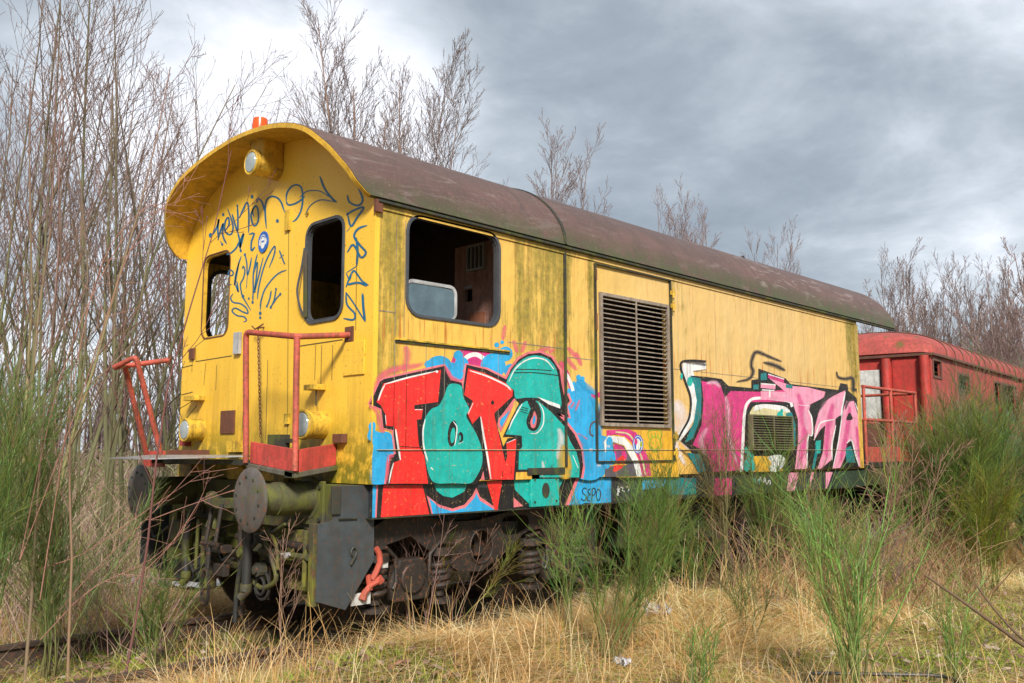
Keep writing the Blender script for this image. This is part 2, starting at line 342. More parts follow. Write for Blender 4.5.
class Canvas:
    """collects paint of one colour on one plane, each at its own thickness"""
    def __init__(s, mapf, space, base): s.mapf, s.space, s.base = mapf, space, base; s.k = 0; s.bins = {}
    def _mb(s, key): return s.bins.setdefault(key, MB())
    def poly(s, key, P, Z=None, layer=None, space=None):
        Z = Z or s.Z; s.k += 1; mb = s._mb((key, layer)); mb.ext([[s.space(*Z(*p)) for p in P]], s.mapf, s.base+s.k*s.step)
    def smooth(s, key, P, Z=None, layer=None):
        V, _ = stroke2d(P, 0.001, True); s.poly(key, [tuple(v) for v in V[::2]], Z, layer)
    def stroke(s, key, P, w, Z=None, closed=False, taper=0, layer=None, sm=True):
        Z = Z or s.Z; s.k += 1; V, F = stroke2d(P, w, closed, taper, sm)
        s._mb((key, layer)).add([s.mapf(*s.space(*Z(*v)), s.base+s.k*s.step) for v in V], F)
    def mist(s, key, P, w, Z=None, layer=None):
        """soft stroke: dense in the middle, nothing at the rim"""
        Z = Z or s.Z; s.k += 1; V, F = stroke2d(P, w*2.2, False, .25); mb = s._mb((key, layer))
        if mb.dens is None: mb.dens = []
        for i in range(0, len(V), 2):
            a, b = V[i], V[i+1]; mid = (a+b)/2; o = len(mb.v)
            for q, dn in ((a, 0), ((a*.5+mid*.5), .75), (mid, 1.1), ((b*.5+mid*.5), .75), (b, 0)):
                mb.v.append(s.mapf(*s.space(*Z(*q)), s.base+s.k*s.step)); mb.dens.append(dn if 0 < i < len(V)-2 else 0)
            if i:
                for j in range(4): mb.f.append((o-5+j, o-4+j, o+1+j, o+j))
def zoomer(x0, y0, k): return lambda x, y: (x0+x/k, y0+y/k)

# =================================================================== YELLOW WAGON
L = 7.80; W = 2.95
def sag(x): return -.009*max(x, 0)
wag = empty('service_wagon', 'derelict yellow service wagon with arched brown roof and bright graffiti lettering along its side', 'railway wagon', (4.7, W/2, 0))
def P_(mb, name, mat, parent=wag, **k): return mb.build(name, M[mat] if isinstance(mat, str) else mat, parent, **k)
D = [0, .03, .08, .2, .4, .65, 1.0, 1.475]; Zs = [3.17, 3.29, 3.385, 3.53, 3.68, 3.78, 3.86, 3.90]
prof = [(d, z) for d, z in zip(D, Zs)]+[(W-d, z) for d, z in list(zip(D, Zs))[-2::-1]]
def dense(P, n=4):
    V, _ = stroke2d(P, .001); return [tuple((V[i]+V[i+1])/2) for i in range(0, len(V), 2)]
prof = dense(prof)
# side walls
win = rrect(.295, 2.37, 1.225, 3.11, .12)
lou = rect(2.50, 1.62, 3.52, 2.785); lou2 = rect(5.0, 1.39, 5.90, 1.77)
wall = MB().ext([[(.04, 1.155), (L, 1.155), (L, 3.09), (.04, 3.16)], win, lou, lou2], sidef, 0, .05)
side = P_(wall, 'side_wall', 'side')
farwin = rrect(.22, 2.42, 1.2, 3.09, .12)
P_(MB().ext([[(.04, 1.155), (L, 1.155), (L, 3.09), (.04, 3.16)], farwin], sidef, W-.05, W), 'far_side_wall', 'side')
# end walls with arched top
arch = [(0.0, 1.155), (W, 1.155)]+[(y, z-.002) for y, z in prof[::-1]]
w1 = rrect(.385, 2.36, .875, 3.12, .10); w2 = rrect(2.10, 2.38, 2.60, 3.14, .10)
fwall = P_(MB().ext([arch, w1, w2], frontf, 0.0, .04), 'front_wall', 'front')
P_(MB().ext([[(y, z+(sag(L) if z > 2 else 0)) for y, z in arch]], frontf, L, L+.04), 'rear_wall', 'side')
# roof
def over(z): return float(np.interp(z, [3.14, 3.19, 3.27, 3.42, 3.60, 3.75, 3.9], [.01, .10, .18, .26, .33, .34, .31]))
mb = MB(); outer = []; n = len(prof)
for i, (y, z) in enumerate(prof):
    a = prof[max(i-1, 0)]; b = prof[min(i+1, n-1)]; d = Vector((b[0]-a[0], b[1]-a[1])).normalized(); outer.append((y-d.y*.035*1, z+d.x*.035))
XS = [None, .0, .5, 1.0, 1.5, 2, 2.5, 3, 4, 5, 6, 7, 8, 9.03]
V = []; F = []
for k, x in enumerate(XS):
    for (yi, zi), (yo, zo) in zip(prof, outer):
        xx = -over(zi) if x is None else x+.012
        V += [(xx, yi, zi+sag(xx)), (xx, yo, zo+sag(xx))]
for k in range(len(XS)-1):
    for i in range(n-1):
        a = (k*n+i)*2; b = a+2; c = ((k+1)*n+i)*2; d = c+2
        F += [(a, b, d, c), (a+1, c+1, d+1, b+1)]
    for i in (0, n-1): a = (k*n+i)*2; c = ((k+1)*n+i)*2; F.append((a, c, c+1, a+1))
for k in (0, len(XS)-1):
    for i in range(n-1): a = (k*n+i)*2; F.append((a, a+1, a+3, a+2))
roof = P_(mb.add(V, F), 'roof', 'roof', smooth=True)
def band(x0f, x1f, off0, off1, name, mat, parent, lo=0, hi=None, smooth=True):
    hi = hi or n; V = []; F = []; P = list(zip(prof, outer))[lo:hi]; kk = len(P)
    for (yi, zi), (yo, zo) in P:
        ny, nz = (yo-yi)/.035, (zo-zi)/.035
        for xx, off in ((x0f(zi), off0), (x1f(zi), off0), (x1f(zi), off1), (x0f(zi), off1)): V.append((xx, yi+ny*off, zi+nz*off+sag(xx)))
    for i in range(kk-1):
        for j in range(4): F.append((i*4+j, i*4+(j+1) % 4, i*4+4+(j+1) % 4, i*4+4+j))
    F += [(0, 1, 2, 3), ((kk-1)*4+3, (kk-1)*4+2, (kk-1)*4+1, (kk-1)*4)]
    return P_(MB().add(V, F), name, mat, parent, smooth=smooth)
band(lambda z: -over(z)-.004, lambda z: -.001, -.006, -.002, 'visor_lining', 'lining', wag)
band(lambda z: -over(z)-.007, lambda z: -over(z)-.001, -.006, .030, 'visor_rim', 'lining', roof)
band(lambda z: L+.045, lambda z: 9.04, -.006, -.002, 'rear_overhang_lining', 'lining', wag)
band(lambda z: 1.99, lambda z: 2.02, .036, .045, 'roof_joint', 'trimdark', roof)
for sgn, y0 in ((-1, 0), (1, W)):
    ya_, yb_ = sorted((y0+sgn*.005, y0+sgn*.045)); sg = sag(9.04)
    P_(MB().hexa([(.0, ya_, 3.140), (9.04, ya_, 3.140+sg), (9.04, yb_, 3.140+sg), (.0, yb_, 3.140), (.0, ya_, 3.160), (9.04, ya_, 3.160+sg), (9.04, yb_, 3.160+sg), (.0, yb_, 3.160)]), 'gutter', 'trimdark', roof, bevel=.004)
    ya_, yb_ = sorted((y0+sgn*.003, y0+sgn*.012)); sg = sag(L)
    P_(MB().hexa([(.05, ya_, 3.10), (L, ya_, 3.10+sg), (L, yb_, 3.10+sg), (.05, yb_, 3.10), (.05, ya_, 3.138), (L, ya_, 3.138+sg), (L, yb_, 3.138+sg), (.05, yb_, 3.138)]), 'eave_strip', 'side', roof)
P_(MB().box((-.02, -.035, 3.07), (.04, -.005, 3.16)), 'gutter_bracket', 'rusty', roof)
for px, py, yy in ((743, 262, .95), (650, 232, .95)):
    x, z = S(px, py, yy); z = 3.86+sag(x)
    q = MB(); q.tube([(x, yy, z), (x, yy, z+.05)], .012)
    if px > 700: q.loop([(x+.04*math.cos(a), yy, z+.08+.04*math.sin(a)) for a in np.linspace(0, 2*pi, 14, endpoint=False)], .010)
    P_(q, 'lifting_eye', 'axle', roof)
bc = FR(260, 132.5, -.12)
bx = MB(); q = [(0, -.05, .066), (0, 0, .066), (0, .07, .062), (0, .095, .058), (0, .10, .0)]
V = []; F = []
for _, dz, r in q:
    for k in range(16): a = 2*pi*k/16; V.append((-.12+r*math.cos(a), bc[0]+r*math.sin(a), bc[1]+dz+.02))
for i in range(len(q)-1):
    for k in range(16): F.append((i*16+k, i*16+(k+1) % 16, (i+1)*16+(k+1) % 16, (i+1)*16+k))
beacon = P_(bx.add(V, F), 'beacon_light', 'orange', smooth=True)
P_(MB().tube([(-.12, bc[0], 3.88), (-.12, bc[0], bc[1]-.03)], .072, 16), 'beacon_base', 'trimdark', beacon)
# windows
def dense3s(P):
    V = [Vector(p) for p in P]; out = []
    for i in range(len(V)-1):
        p0 = V[i-1] if i else V[0]*2-V[1]; p3 = V[i+2] if i+2 < len(V) else V[-1]*2-V[-2]
        for t_ in (0, .25, .5, .75): out.append(.5*((2*V[i])+(V[i+1]-p0)*t_+(2*p0-5*V[i]+4*V[i+1]-p3)*t_*t_+(-p0+3*V[i]-3*V[i+1]+p3)*t_**3))
    out.append(V[-1]); return out
def frame(loop_in, grow, mapf, w0, w1, name, mat, parent):
    c = np.mean(loop_in, 0); out = []
    N = len(loop_in)
    for i, p in enumerate(loop_in):
        a = np.array(loop_in[i-1]); b = np.array(loop_in[(i+1) % N]); d = b-a; d /= np.hypot(*d); nn = np.array([d[1], -d[0]]); out.append(tuple(np.array(p)+nn*grow))
    inner = [tuple(np.array(p)*.985+c*.015) for p in loop_in]
    return P_(MB().ext([out, inner], mapf, w0, w1), name, mat, parent, bevel=.004)
cw = P_(MB().ext([win, [tuple(np.array(p)*.97+np.mean(win, 0)*.03) for p in win]], sidef, .006, .045), 'cab_window', 'rubber')
frame(win, .018, sidef, -.012, .05, 'window_seal', 'rubber', cw)
pl = rrect(.30, 2.365, .80, 2.64, .07); pli = rrect(.31, 2.375, .775, 2.612, .05)
P_(MB().ext([pl, pli], sidef, .018, .038), 'sliding_sash', 'alu', cw, bevel=.003)
P_(MB().ext([[tuple(np.array(p)) for p in pli]], sidef, .024, .030), 'window_pane', 'pane', cw)
for nm, ww in (('right', w1), ('left', w2)):
    c = P_(MB().ext([ww, [tuple(np.array(p)*.96+np.mean(ww, 0)*.04) for p in ww]], frontf, .004, .036), 'end_window', 'rubber' if nm == 'right' else 'lining')
    frame(ww, .018 if nm == 'right' else .006, frontf, -.012 if nm == 'right' else -.004, .04, 'window_seal', 'rubber' if nm == 'right' else 'rusty', c)
    if nm == 'right':
        q = MB(); q.tube([tuple(p) for p in dense3s([(-.015, .89, 2.95), (-.03, .90, 2.80), (-.055, .915, 2.62), (-.04, .90, 2.50), (-.015, .885, 2.42)])], .009, 6)
        P_(q, 'torn_seal', 'rubber', c, smooth=True)
        q = MB(); q.hexa([(-.025, .83, 2.40), (-.025, .87, 2.40), (-.015, .87, 2.40), (-.015, .83, 2.40), (-.04, .845, 2.92), (-.04, .87, 2.92), (-.02, .87, 2.92), (-.02, .845, 2.92)])
        P_(q, 'broken_wood_strip', 'wood', c)
frame(farwin, .02, sidef, W-.06, W+.01, 'window_seal', 'rubber', P_(MB().ext([farwin, [tuple(np.array(p)*.97+np.mean(farwin, 0)*.03) for p in farwin]], sidef, W-.045, W-.01), 'far_cab_window', 'rubber'))
# cab inside
P_(MB().box((.05, .06, 1.16), (L-.01, W-.06, 1.20)), 'cab_floor', 'interior')
P_(MB().ext([[(.06, 1.21), (W-.06, 1.21)]+[(y, z-.01) for y, z in prof[::-1] if .06 < y < W-.06]], frontf, 2.1, 2.14), 'cab_bulkhead', 'interior')
P_(MB().box((.06, 1.2, 1.21), (.5, 1.9, 2.15)), 'cab_desk', 'interior')
cab = MB().ext([rect(.06, 1.21, .90, 3.2), rect(.665, 2.69, .76, 2.80)], frontf, 1.55, 1.58).box((1.58, .885, 1.21), (2.09, .90, 3.2)); cab = P_(cab, 'cab_cabinet', 'cabinet')
P_(MB().box((1.60, .6, 2.6), (1.66, .85, 2.9)), 'recess_shade_block', 'dark', cab)  # solid near-black block gives the shade seen through the cabinet hole
vg = MB().ext([rect(.50, 2.955, .73, 3.19), *[rect(.52+.052*i, 2.975, .56+.052*i, 3.17) for i in range(4)]], frontf, 1.53, 1.548)
P_(vg, 'vent_grille', 'alu', cab); P_(MB().box((1.5485, .51, 2.96), (1.5495, .72, 3.18)), 'grille_backing', 'dark', cab)
P_(MB().box((1.535, .50, 2.36), (1.549, .70, 2.58)), 'board_patch', 'patch', cab); P_(MB().box((1.54, .67, 2.805), (1.549, .76, 2.83)), 'cabinet_label', 'cream' if 'cream' in M else 'alu', cab)
# louvres
def louvre(u0, v0, u1, v1, ns, name, bars=(0.5,), f0=-.018, fw_=.012, mt='slat'):
    fr = P_(MB().ext([rect(u0-.02 if fw_ > .01 else u0-.004, v0-.02 if fw_ > .01 else v0-.004, u1+.02 if fw_ > .01 else u1+.004, v1+.02 if fw_ > .01 else v1+.004), rect(u0+.012, v0+.012, u1-.012, v1-.012)], sidef, f0-(.012 if fw_ > .01 else .001), -.0005), name, mt, bevel=.003)
    q = MB(); h = (v1-v0-.03)/ns
    for i in range(ns):
        z = v0+.015+h*(i+.5); q.hexa([(u0+.013, f0, z-h*.10), (u1-.013, f0, z-h*.10), (u1-.013, f0+.034, z+h*.02), (u0+.013, f0+.034, z+h*.02),
                               (u0+.013, f0, z-h*.10+.010), (u1-.013, f0, z-h*.10+.010), (u1-.013, f0+.034, z+h*.02+.007), (u0+.013, f0+.034, z+h*.02+.007)])
    P_(q, 'louvre_slats', mt, fr)
    for b in bars: uc = u0+(u1-u0)*b; P_(MB().box((uc-.008, f0-.009, v0), (uc+.008, f0-.001, v1)), 'louvre_bar', mt, fr)
louvre(2.50, 1.62, 3.52, 2.785, 26, 'large_louvre'); louvre(5.0, 1.39, 5.90, 1.77, 13, 'small_louvre', (.5,), -.0615, .004, 'mossy_slat')
P_(MB().box((5.005, -.0265, 1.395), (5.895, -.0245, 1.765)), 'louvre_backing', 'dark', side)  # near-black sheet over the paint imitates shade between the slats
P_(MB().box((2.3, .5, 1.21), (6.2, .55, 3.1)), 'engine_room_wall', 'interior')
# seams and ledges on the side
q = MB()
q.box((.045, -.0150, 1.3900), (L, 0, 1.3935)); P_(q, 'weld_seam', 'seam', side)
q = MB().box((.045, -.0025, 2.365), (.19, 0, 2.372)).box((1.33, -.0025, 2.25), (2.0, 0, 2.256)).box((2.06, -.0025, 2.18), (2.40, 0, 2.186)).box((3.62, -.0025, 2.18), (L, 0, 2.185)); P_(q, 'panel_seam', 'slat', side)
q = MB()
for x in (.19, .30, .48, .66, .85, 1.05, 1.22, 1.42, 1.62, 1.80): q.box((x-.002, -.003, 1.40), (x+.002, 0, 2.17))
for x in (.19, .27): q.box((x-.002, -.003, 2.2), (x+.002, 0, 3.06))
for x in (3.72, 4.4, 5.5, 6.35, 6.9): q.box((x-.001, -.0015, 2.2), (x+.001, 0, 3.06))
P_(q, 'panel_joints', 'slat', side)
P_(MB().box((.19, -.022, 2.172), (1.34, -.001, 2.184)), 'rain_ledge', 'yellow', side)
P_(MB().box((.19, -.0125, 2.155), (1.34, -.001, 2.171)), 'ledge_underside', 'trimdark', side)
P_(MB().box((2.005, -.017, 1.25), (2.03, -.001, 3.09)), 'joint_channel', 'trimdark', side)
q = MB().ext([rect(2.415, 1.285, 3.585, 3.06), rect(2.425, 1.295, 3.575, 3.05)], sidef, -.0285, -.001); P_(q, 'door_gap', 'trimdark', side)
q = MB()
for z0 in (2.93, 2.80, 1.52, 1.36):
    q.tube([(3.60, -.035, z0-.05), (3.60, -.035, z0+.05)], .011).box((3.56, -.034, z0-.02), (3.64, -.029, z0+.02))
P_(q, 'door_hinge', 'yellow', side)
P_(MB().tube([(2.415, -.034, 2.45), (2.415, -.034, 2.60)], .008).tube([(2.415, -.034, 2.9), (2.415, -.034, 3.0)], .008), 'door_pin', 'rusty', side)
P_(MB().box((L-.06, -.012, 1.16), (L+.045, -.001, 3.02)), 'rear_corner_strip', 'side', side)
P_(MB().box((-.003, -.003, 1.16), (.008, -.001, 3.08)), 'front_corner_strip', 'front', side)
# ------------------------------------------------ graffiti on the side
cv = Canvas(lambda u, v, w: (u, -w, v), lambda px, py: S(px, py), .0010); cv.step = .00004
A = zoomer(360, 340, 3.794); B = zoomer(470, 330, 3.692); Cc = zoomer(580, 400, 5.69); E1 = zoomer(670, 340, 4.27); E2 = zoomer(760, 360, 4.017); PX = lambda x, y: (x, y)
B_ = 1.1585
def clipz(P, Z):  # keep paint on the side sheet above its lower edge
    out = []
    return P
def lowerA(x): # bottom edge of the body in zoom A
    return None
# mists first
for P, w in (([(165, 130), (180, 60), (170, 20)], 16), ([(50, 240), (90, 130), (250, 90)], 16)): cv.mist('mist_pink', P, w, A, 'mist')
for P in ([(120, 40), (130, -20)], [(205, 40), (190, 85)], [(240, 85), (300, 62)], [(358, 62), (400, 110)], [(345, 92), (395, 150)], [(390, 80), (412, 135)], [(310, 70), (290, 85)], [(160, 35), (175, 85)]): cv.mist('mist_pink', [P[0], ((P[0][0]+P[1][0])/2, (P[0][1]+P[1][1])/2), P[1]], 10, B, 'mist')
# blue ground
cv.smooth('blue', [(60, 345), (75, 350), (112, 352), (135, 400), (155, 470), (155, 540), (100, 546), (45, 545), (38, 500), (50, 400), (28, 372), (36, 340)], A, 'ground')
cv.smooth('blue', [(38, 345), (32, 325), (45, 310), (58, 318), (55, 345)], A, 'ground')
cv.smooth('magenta', [(345, 150), (350, 70), (380, 40), (440, 25), (490, 45), (540, 90), (530, 130), (440, 150)], A, 'ground')
cv.stroke('white', [(385, 95), (405, 65), (440, 55), (475, 75)], 17, A, layer='ground')
for cx_, cy_, r in ((300, 98, 48), (258, 92, 14), (372, 58, 18), (385, 90, 26), (368, 130, 24), (348, 105, 20)): cv.poly('blue', ell(cx_, cy_, r, r*.8 if r > 40 else r), A, 'ground')
for cx_, cy_, r in ((85, 132, 46), (130, 88, 27), (100, 82, 14), (98, 55, 9), (118, 45, 7), (150, 150, 25), (60, 140, 22)): cv.poly('blue', ell(cx_, cy_, r, r), B, 'ground')
cv.smooth('blue', [(330, 330), (345, 260), (365, 210), (385, 190), (405, 225), (440, 235), (462, 262), (470, 330), (478, 440), (478, 543), (400, 545), (405, 470), (380, 380)], B, 'ground')
for cx_, cy_, r in ((408, 208, 22), (400, 175, 9), (415, 180, 8), (430, 250, 28)): cv.poly('blue', ell(cx_, cy_, r, r*1.15), B, 'ground')
cv.poly('blue', [(-15, 80), (95, 80), (95, 100), (120, 200), (165, 212), (190, 262), (195, 345), (150, 400), (130, 438), (-15, 441)], Cc, 'ground')
cv.stroke('magenta', [(335, 120), (358, 160), (372, 215)], 14, B, layer='ground'); cv.stroke('white', [(345, 150), (365, 180), (380, 225)], 12, B, layer='ground')
cv.mist('mist_pink', [(330, 110), (345, 150), (350, 230)], 10, B, 'mist')
cv.poly('magenta', [(445, 238), (482, 228), (482, 246), (450, 255)], B, 'ground')
for P in ([(370, 290), (385, 265)], [(388, 300), (405, 255)], [(395, 380), (435, 405)], [(390, 400), (425, 430)]): cv.mist('mist_pink', [P[0], ((P[0][0]+P[1][0])/2, (P[0][1]+P[1][1])/2), P[1]], 5, B, 'mist')
# letter silhouettes
Fb = [(36, 243), (75, 158), (90, 148), (322, 98), (330, 125), (342, 150), (300, 262), (268, 268), (240, 300), (235, 330), (240, 400), (262, 547), (98, 547), (112, 440), (135, 432), (125, 342), (88, 334), (80, 262)]
Ob = [(240, 300), (262, 268), (300, 250), (335, 150), (385, 162), (395, 215), (420, 265), (440, 352), (470, 400), (476, 470), (462, 520), (440, 547), (255, 547), (240, 460), (228, 400), (230, 330)]
Pb = [(-14, 128), (60, 146), (135, 183), (164, 213), (166, 247), (108, 325), (100, 355), (122, 430), (138, 400), (184, 393), (190, 430), (175, 440), (167, 554), (40, 554), (38, 440), (20, 397), (20, 382), (-18, 314), (-5, 275), (-30, 240)]
Sb = [(125, 200), (150, 145), (180, 108), (215, 88), (258, 84), (300, 102), (330, 148), (338, 205), (346, 240), (358, 238), (368, 262), (352, 282), (364, 322), (338, 312), (318, 305), (350, 340), (385, 385), (410, 440), (417, 500), (409, 547), (255, 549), (253, 522), (165, 524), (172, 440), (188, 430), (184, 395), (120, 395), (150, 330), (180, 270), (160, 250)]
def AB(P): return [((360+x/3.794-470)*3.692, (340+y/3.794-330)*3.692) for x, y in P]
for Pl, Z, w_ in ((Fb[11:]+Fb[:11] if 0 else [Fb[12]]+Fb[13:]+Fb[:10], A, 15), (Ob[3:8], A, 15), (Pb[-1:]+Pb[:7], B, 15), (Sb[:20], B, 17)): cv.stroke('pink', Pl, w_, Z, False, layer='rim', sm=False)
for Pl, Z, nm in ((Ob, A, 'letter_shadow'), (Sb, B, 'letter_shadow'), (Fb, A, 'letter_shadow'), (Pb, B, 'letter_shadow')): cv.poly('black', Pl, Z, nm)
cv.poly('red', [(62, 235), (88, 165), (306, 114), (295, 235), (205, 247), (205, 262), (238, 262), (232, 300), (214, 302), (222, 400), (243, 440), (257, 545), (113, 545), (128, 465), (152, 455), (140, 405), (130, 328), (97, 325), (97, 285), (78, 248)], A, 'letter')
cv.smooth('teal', [(248, 292), (270, 262), (298, 248), (318, 212), (338, 168), (383, 174), (390, 215), (414, 262), (402, 290), (436, 348), (460, 410), (462, 470), (440, 520), (415, 544), (352, 543), (288, 543), (262, 515), (247, 450), (238, 380), (242, 320)], A, 'letter')
cv.poly('black', ell(350, 355, 18, 50, 24, .1), A, 'letter_eye'); cv.poly('teal', ell(351, 362, 9, 30, 20, .1), A, 'letter_eye'); cv.poly('black', ell(381, 369, 10, 20), A, 'letter_eye'); cv.poly('teal', ell(378, 372, 4, 11), A, 'letter_eye')
cv.poly('teal', [(170, 0), (171, 0), (171, 1)], lambda x, y: A(300+x*.01, 400+y*.01), 'letter')
cv.smooth('teal', [(133, 200), (152, 153), (182, 117), (215, 98), (255, 95), (296, 113), (320, 153), (328, 205), (335, 283), (292, 268), (252, 252), (205, 250), (168, 252), (160, 222)], B, 'letter')
cv.poly('teal', [(180, 280), (205, 262), (250, 262), (300, 304), (350, 358), (368, 410), (392, 450), (404, 500), (402, 544), (256, 544), (255, 515), (178, 515), (180, 445), (192, 432), (190, 390), (130, 385), (160, 322)], B, 'letter')
cv.smooth('black', [(212, 264), (232, 258), (252, 275), (262, 310), (256, 350), (240, 372), (218, 368), (207, 340), (215, 308), (222, 290)], B, 'letter_eye')
cv.smooth('pink', [(237, 300), (246, 325), (240, 358), (226, 360), (222, 338), (230, 318)], B, 'letter_eye'); cv.smooth('blue', [(237, 315), (241, 330), (236, 348), (230, 345), (231, 328)], B, 'letter_eye')
cv.poly('pink', [(100, 348), (105, 325), (163, 268), (150, 300), (113, 378)], B, 'letter_eye'); cv.poly('blue', [(108, 345), (112, 330), (148, 294), (140, 312), (116, 360)], B, 'letter_eye')
cv.poly('red', [(-8, 142), (50, 158), (130, 195), (157, 222), (155, 245), (88, 308), (92, 330), (125, 470), (128, 492), (136, 468), (133, 418), (170, 403), (160, 552), (72, 552), (55, 440), (36, 316), (8, 347), (-10, 308), (10, 262), (-22, 240)], B, 'letter')
cv.poly('pink', [(48, 520), (53, 553), (38, 553)], B, 'letter_eye')
# highlights and lines
for P, w, Z in (([(68, 230), (80, 195), (93, 170)], 6, A), ([(92, 168), (180, 143), (285, 119)], 6, A), ([(95, 285), (98, 320)], 5, A), ([(134, 338), (143, 400), (152, 455)], 7, A), ([(207, 264), (236, 264)], 6, A), ([(126, 466), (117, 500), (108, 544)], 5, A),
                ([(352, 308), (366, 330), (364, 365), (358, 400)], 4, A), ([(246, 300), (238, 345), (240, 400), (250, 442), (256, 460)], 6, A), ([(372, 395), (390, 385)], 3, A), ([(268, 484), (276, 492)], 9, A),
                ([(-2, 150), (60, 170), (128, 202), (150, 222)], 6, B), ([(38, 320), (50, 395), (62, 460), (76, 550)], 7, B), ([(134, 417), (166, 403)], 5, B), ([(-8, 310), (10, 270)], 5, B),
                ([(142, 190), (165, 145), (200, 115), (240, 103), (280, 113), (308, 145)], 5, B), ([(192, 272), (175, 300), (155, 335), (142, 368)], 5, B), ([(255, 270), (270, 305), (268, 350), (246, 380), (222, 382)], 4, B), ([(378, 462), (398, 510)], 5, B)): cv.stroke('white', P, w, Z, taper=.2, layer='highlight')
cv.poly('white', [(245, 246), (330, 276), (332, 290), (290, 275)], B, 'highlight')
for P, w, Z in (([(162, 158), (240, 158), (325, 168)], 3.5, B), ([(168, 145), (240, 146), (300, 150)], 3, B), ([(185, 300), (212, 308)], 2.5, B), ([(182, 292), (212, 298)], 2.5, B), ([(190, 285), (214, 291)], 2.5, B), ([(148, 404), (235, 408)], 3, A)): cv.stroke('black', P, w, Z, layer='highlight')
cv.poly('black', ell(82, 268, 6, 8), B, 'highlight'); cv.poly('white', ell(290, 120, 5, 5), A, 'highlight')
for P, Z in (([(30, 250), (60, 270), (80, 340), (95, 345)], A), ([(100, 545), (108, 450), (130, 440)], A), ([(320, 95), (345, 140), (380, 155)], A)): cv.mist('mist_pink', P, 9, Z, 'mist')
for P in ([(405, 380), (425, 440), (428, 520)], [(440, 240), (475, 300), (480, 400)], [(390, 180), (430, 210), (465, 240)]): cv.mist('mist_blue', P, 14, B, 'mist')
for x_, y_, l_ in ((70, 352, 60), (105, 372, 90), (300, 120, 0), (88, 545, 0)):
    if l_: cv.stroke('blue', [(x_, y_), (x_+1, y_+l_)], 2.5, A, layer='ground')
for x_, y_, l_ in ((392, 545, 0), (150, 500, 30), (118, 520, 22), (345, 470, 55), (352, 440, 90), (300, 500, 38)):
    if l_: cv.stroke('white' if x_ > 340 else 'black', [(x_, y_), (x_+.5, y_+l_)], 2.0, B, layer='highlight')
# flaked corner of the last letter
cv.mist('mist_white', [(325, 360), (335, 400), (330, 445), (322, 480)], 14, B, 'flaked'); cv.mist('mist_yel', [(345, 420), (345, 480), (350, 530), (352, 552)], 26, B, 'flaked'); cv.mist('mist_white', [(265, 480), (270, 520), (262, 540)], 7, B, 'flaked')
cv.mist('mist_yel', [(355, 455), (362, 500), (366, 520)], 14, B, 'flaked')
# panel under the large louvre
cv.poly('yel', [(205, 168), (530, 178), (560, 438), (205, 440)], Cc, 'ground')
cv.poly('magenta', [(148, 172), (272, 166), (318, 185), (352, 268), (392, 350), (402, 432), (350, 437), (335, 350), (290, 240), (250, 207), (195, 195), (150, 205)], Cc, 'ground')
cv.stroke('cream', [(200, 182), (268, 192), (305, 235), (345, 320), (372, 430)], 9, Cc, layer='ground')
cv.poly('white', [(158, 202), (250, 212), (292, 260), (332, 350), (352, 436), (322, 436), (298, 350), (250, 258), (185, 238), (140, 300), (132, 240)], Cc, 'ground')
cv.poly('grey', [(182, 243), (245, 260), (300, 352), (322, 436), (140, 438), (140, 395), (195, 350)], Cc, 'ground')
cv.smooth('magenta', [(190, 252), (240, 268), (264, 320), (245, 350), (205, 345), (195, 300)], Cc, 'ground'); cv.smooth('purple', [(205, 290), (230, 290), (236, 330), (208, 330)], Cc, 'ground')
cv.smooth('red', [(205, 345), (240, 315), (256, 350), (232, 390), (186, 408)], Cc, 'ground'); cv.stroke('yel', [(170, 375), (215, 366), (260, 368)], 6, Cc, layer='ground')
for x, y, r in ((165, 240, 26), (160, 280, 20), (175, 330, 35), (150, 360, 26)): cv.poly('blue', ell(x, y, r*.7, r*1.2), Cc, 'ground')
for x, y, r in ((60, 288, 12), (160, 268, 8), (105, 375, 12)): cv.mist('mist_white', [(x-r, y), (x, y-4), (x+r, y)], 10, Cc, 'mist')
cv.stroke('grey', [(115, 60), (95, 110), (60, 140), (55, 190), (75, 205)], 9, Cc, layer='ground'); cv.mist('mist_dark', [(90, 30), (100, 80), (110, 150)], 16, Cc, 'mist')
for P in ([(345, 290), (360, 320), (382, 362)], [(365, 275), (378, 320), (395, 360)]): cv.stroke('magenta', P, 5, Cc, layer='ground')
cv.mist('mist_white', [(530, 120), (545, 260), (600, 380)], 18, Cc, 'mist')
cv.poly('sblue', ell(327, 252, 31, 54), Cc, 'round_sticker'); cv.stroke('white', ell(327, 252, 24, 45, 16), 4, Cc, True, layer='round_sticker')
cv.poly('sblue', ell(327, 252, 20, 38), Cc, 'round_sticker'); cv.smooth('white', [(318, 225), (335, 225), (340, 260), (330, 290), (318, 280)], Cc, 'round_sticker'); cv.smooth('magenta', [(310, 215), (325, 235), (318, 255), (308, 245)], Cc, 'round_sticker'); cv.smooth('green', [(340, 235), (352, 245), (346, 270), (338, 262)], Cc, 'round_sticker')
for P, c in ((ell(425, 252, 33, 42, 14), True), ([(392, 225), (385, 185), (400, 172), (440, 170), (458, 185), (455, 225)], False), ([(405, 190), (408, 215)], False), ([(425, 185), (425, 212)], False), ([(442, 188), (440, 214)], False), ([(405, 265), (425, 282), (445, 265)], False), ([(412, 238), (412, 252)], False), ([(437, 238), (437, 252)], False)): cv.stroke('green', P, 7, Cc, c, layer='scribbled_face')
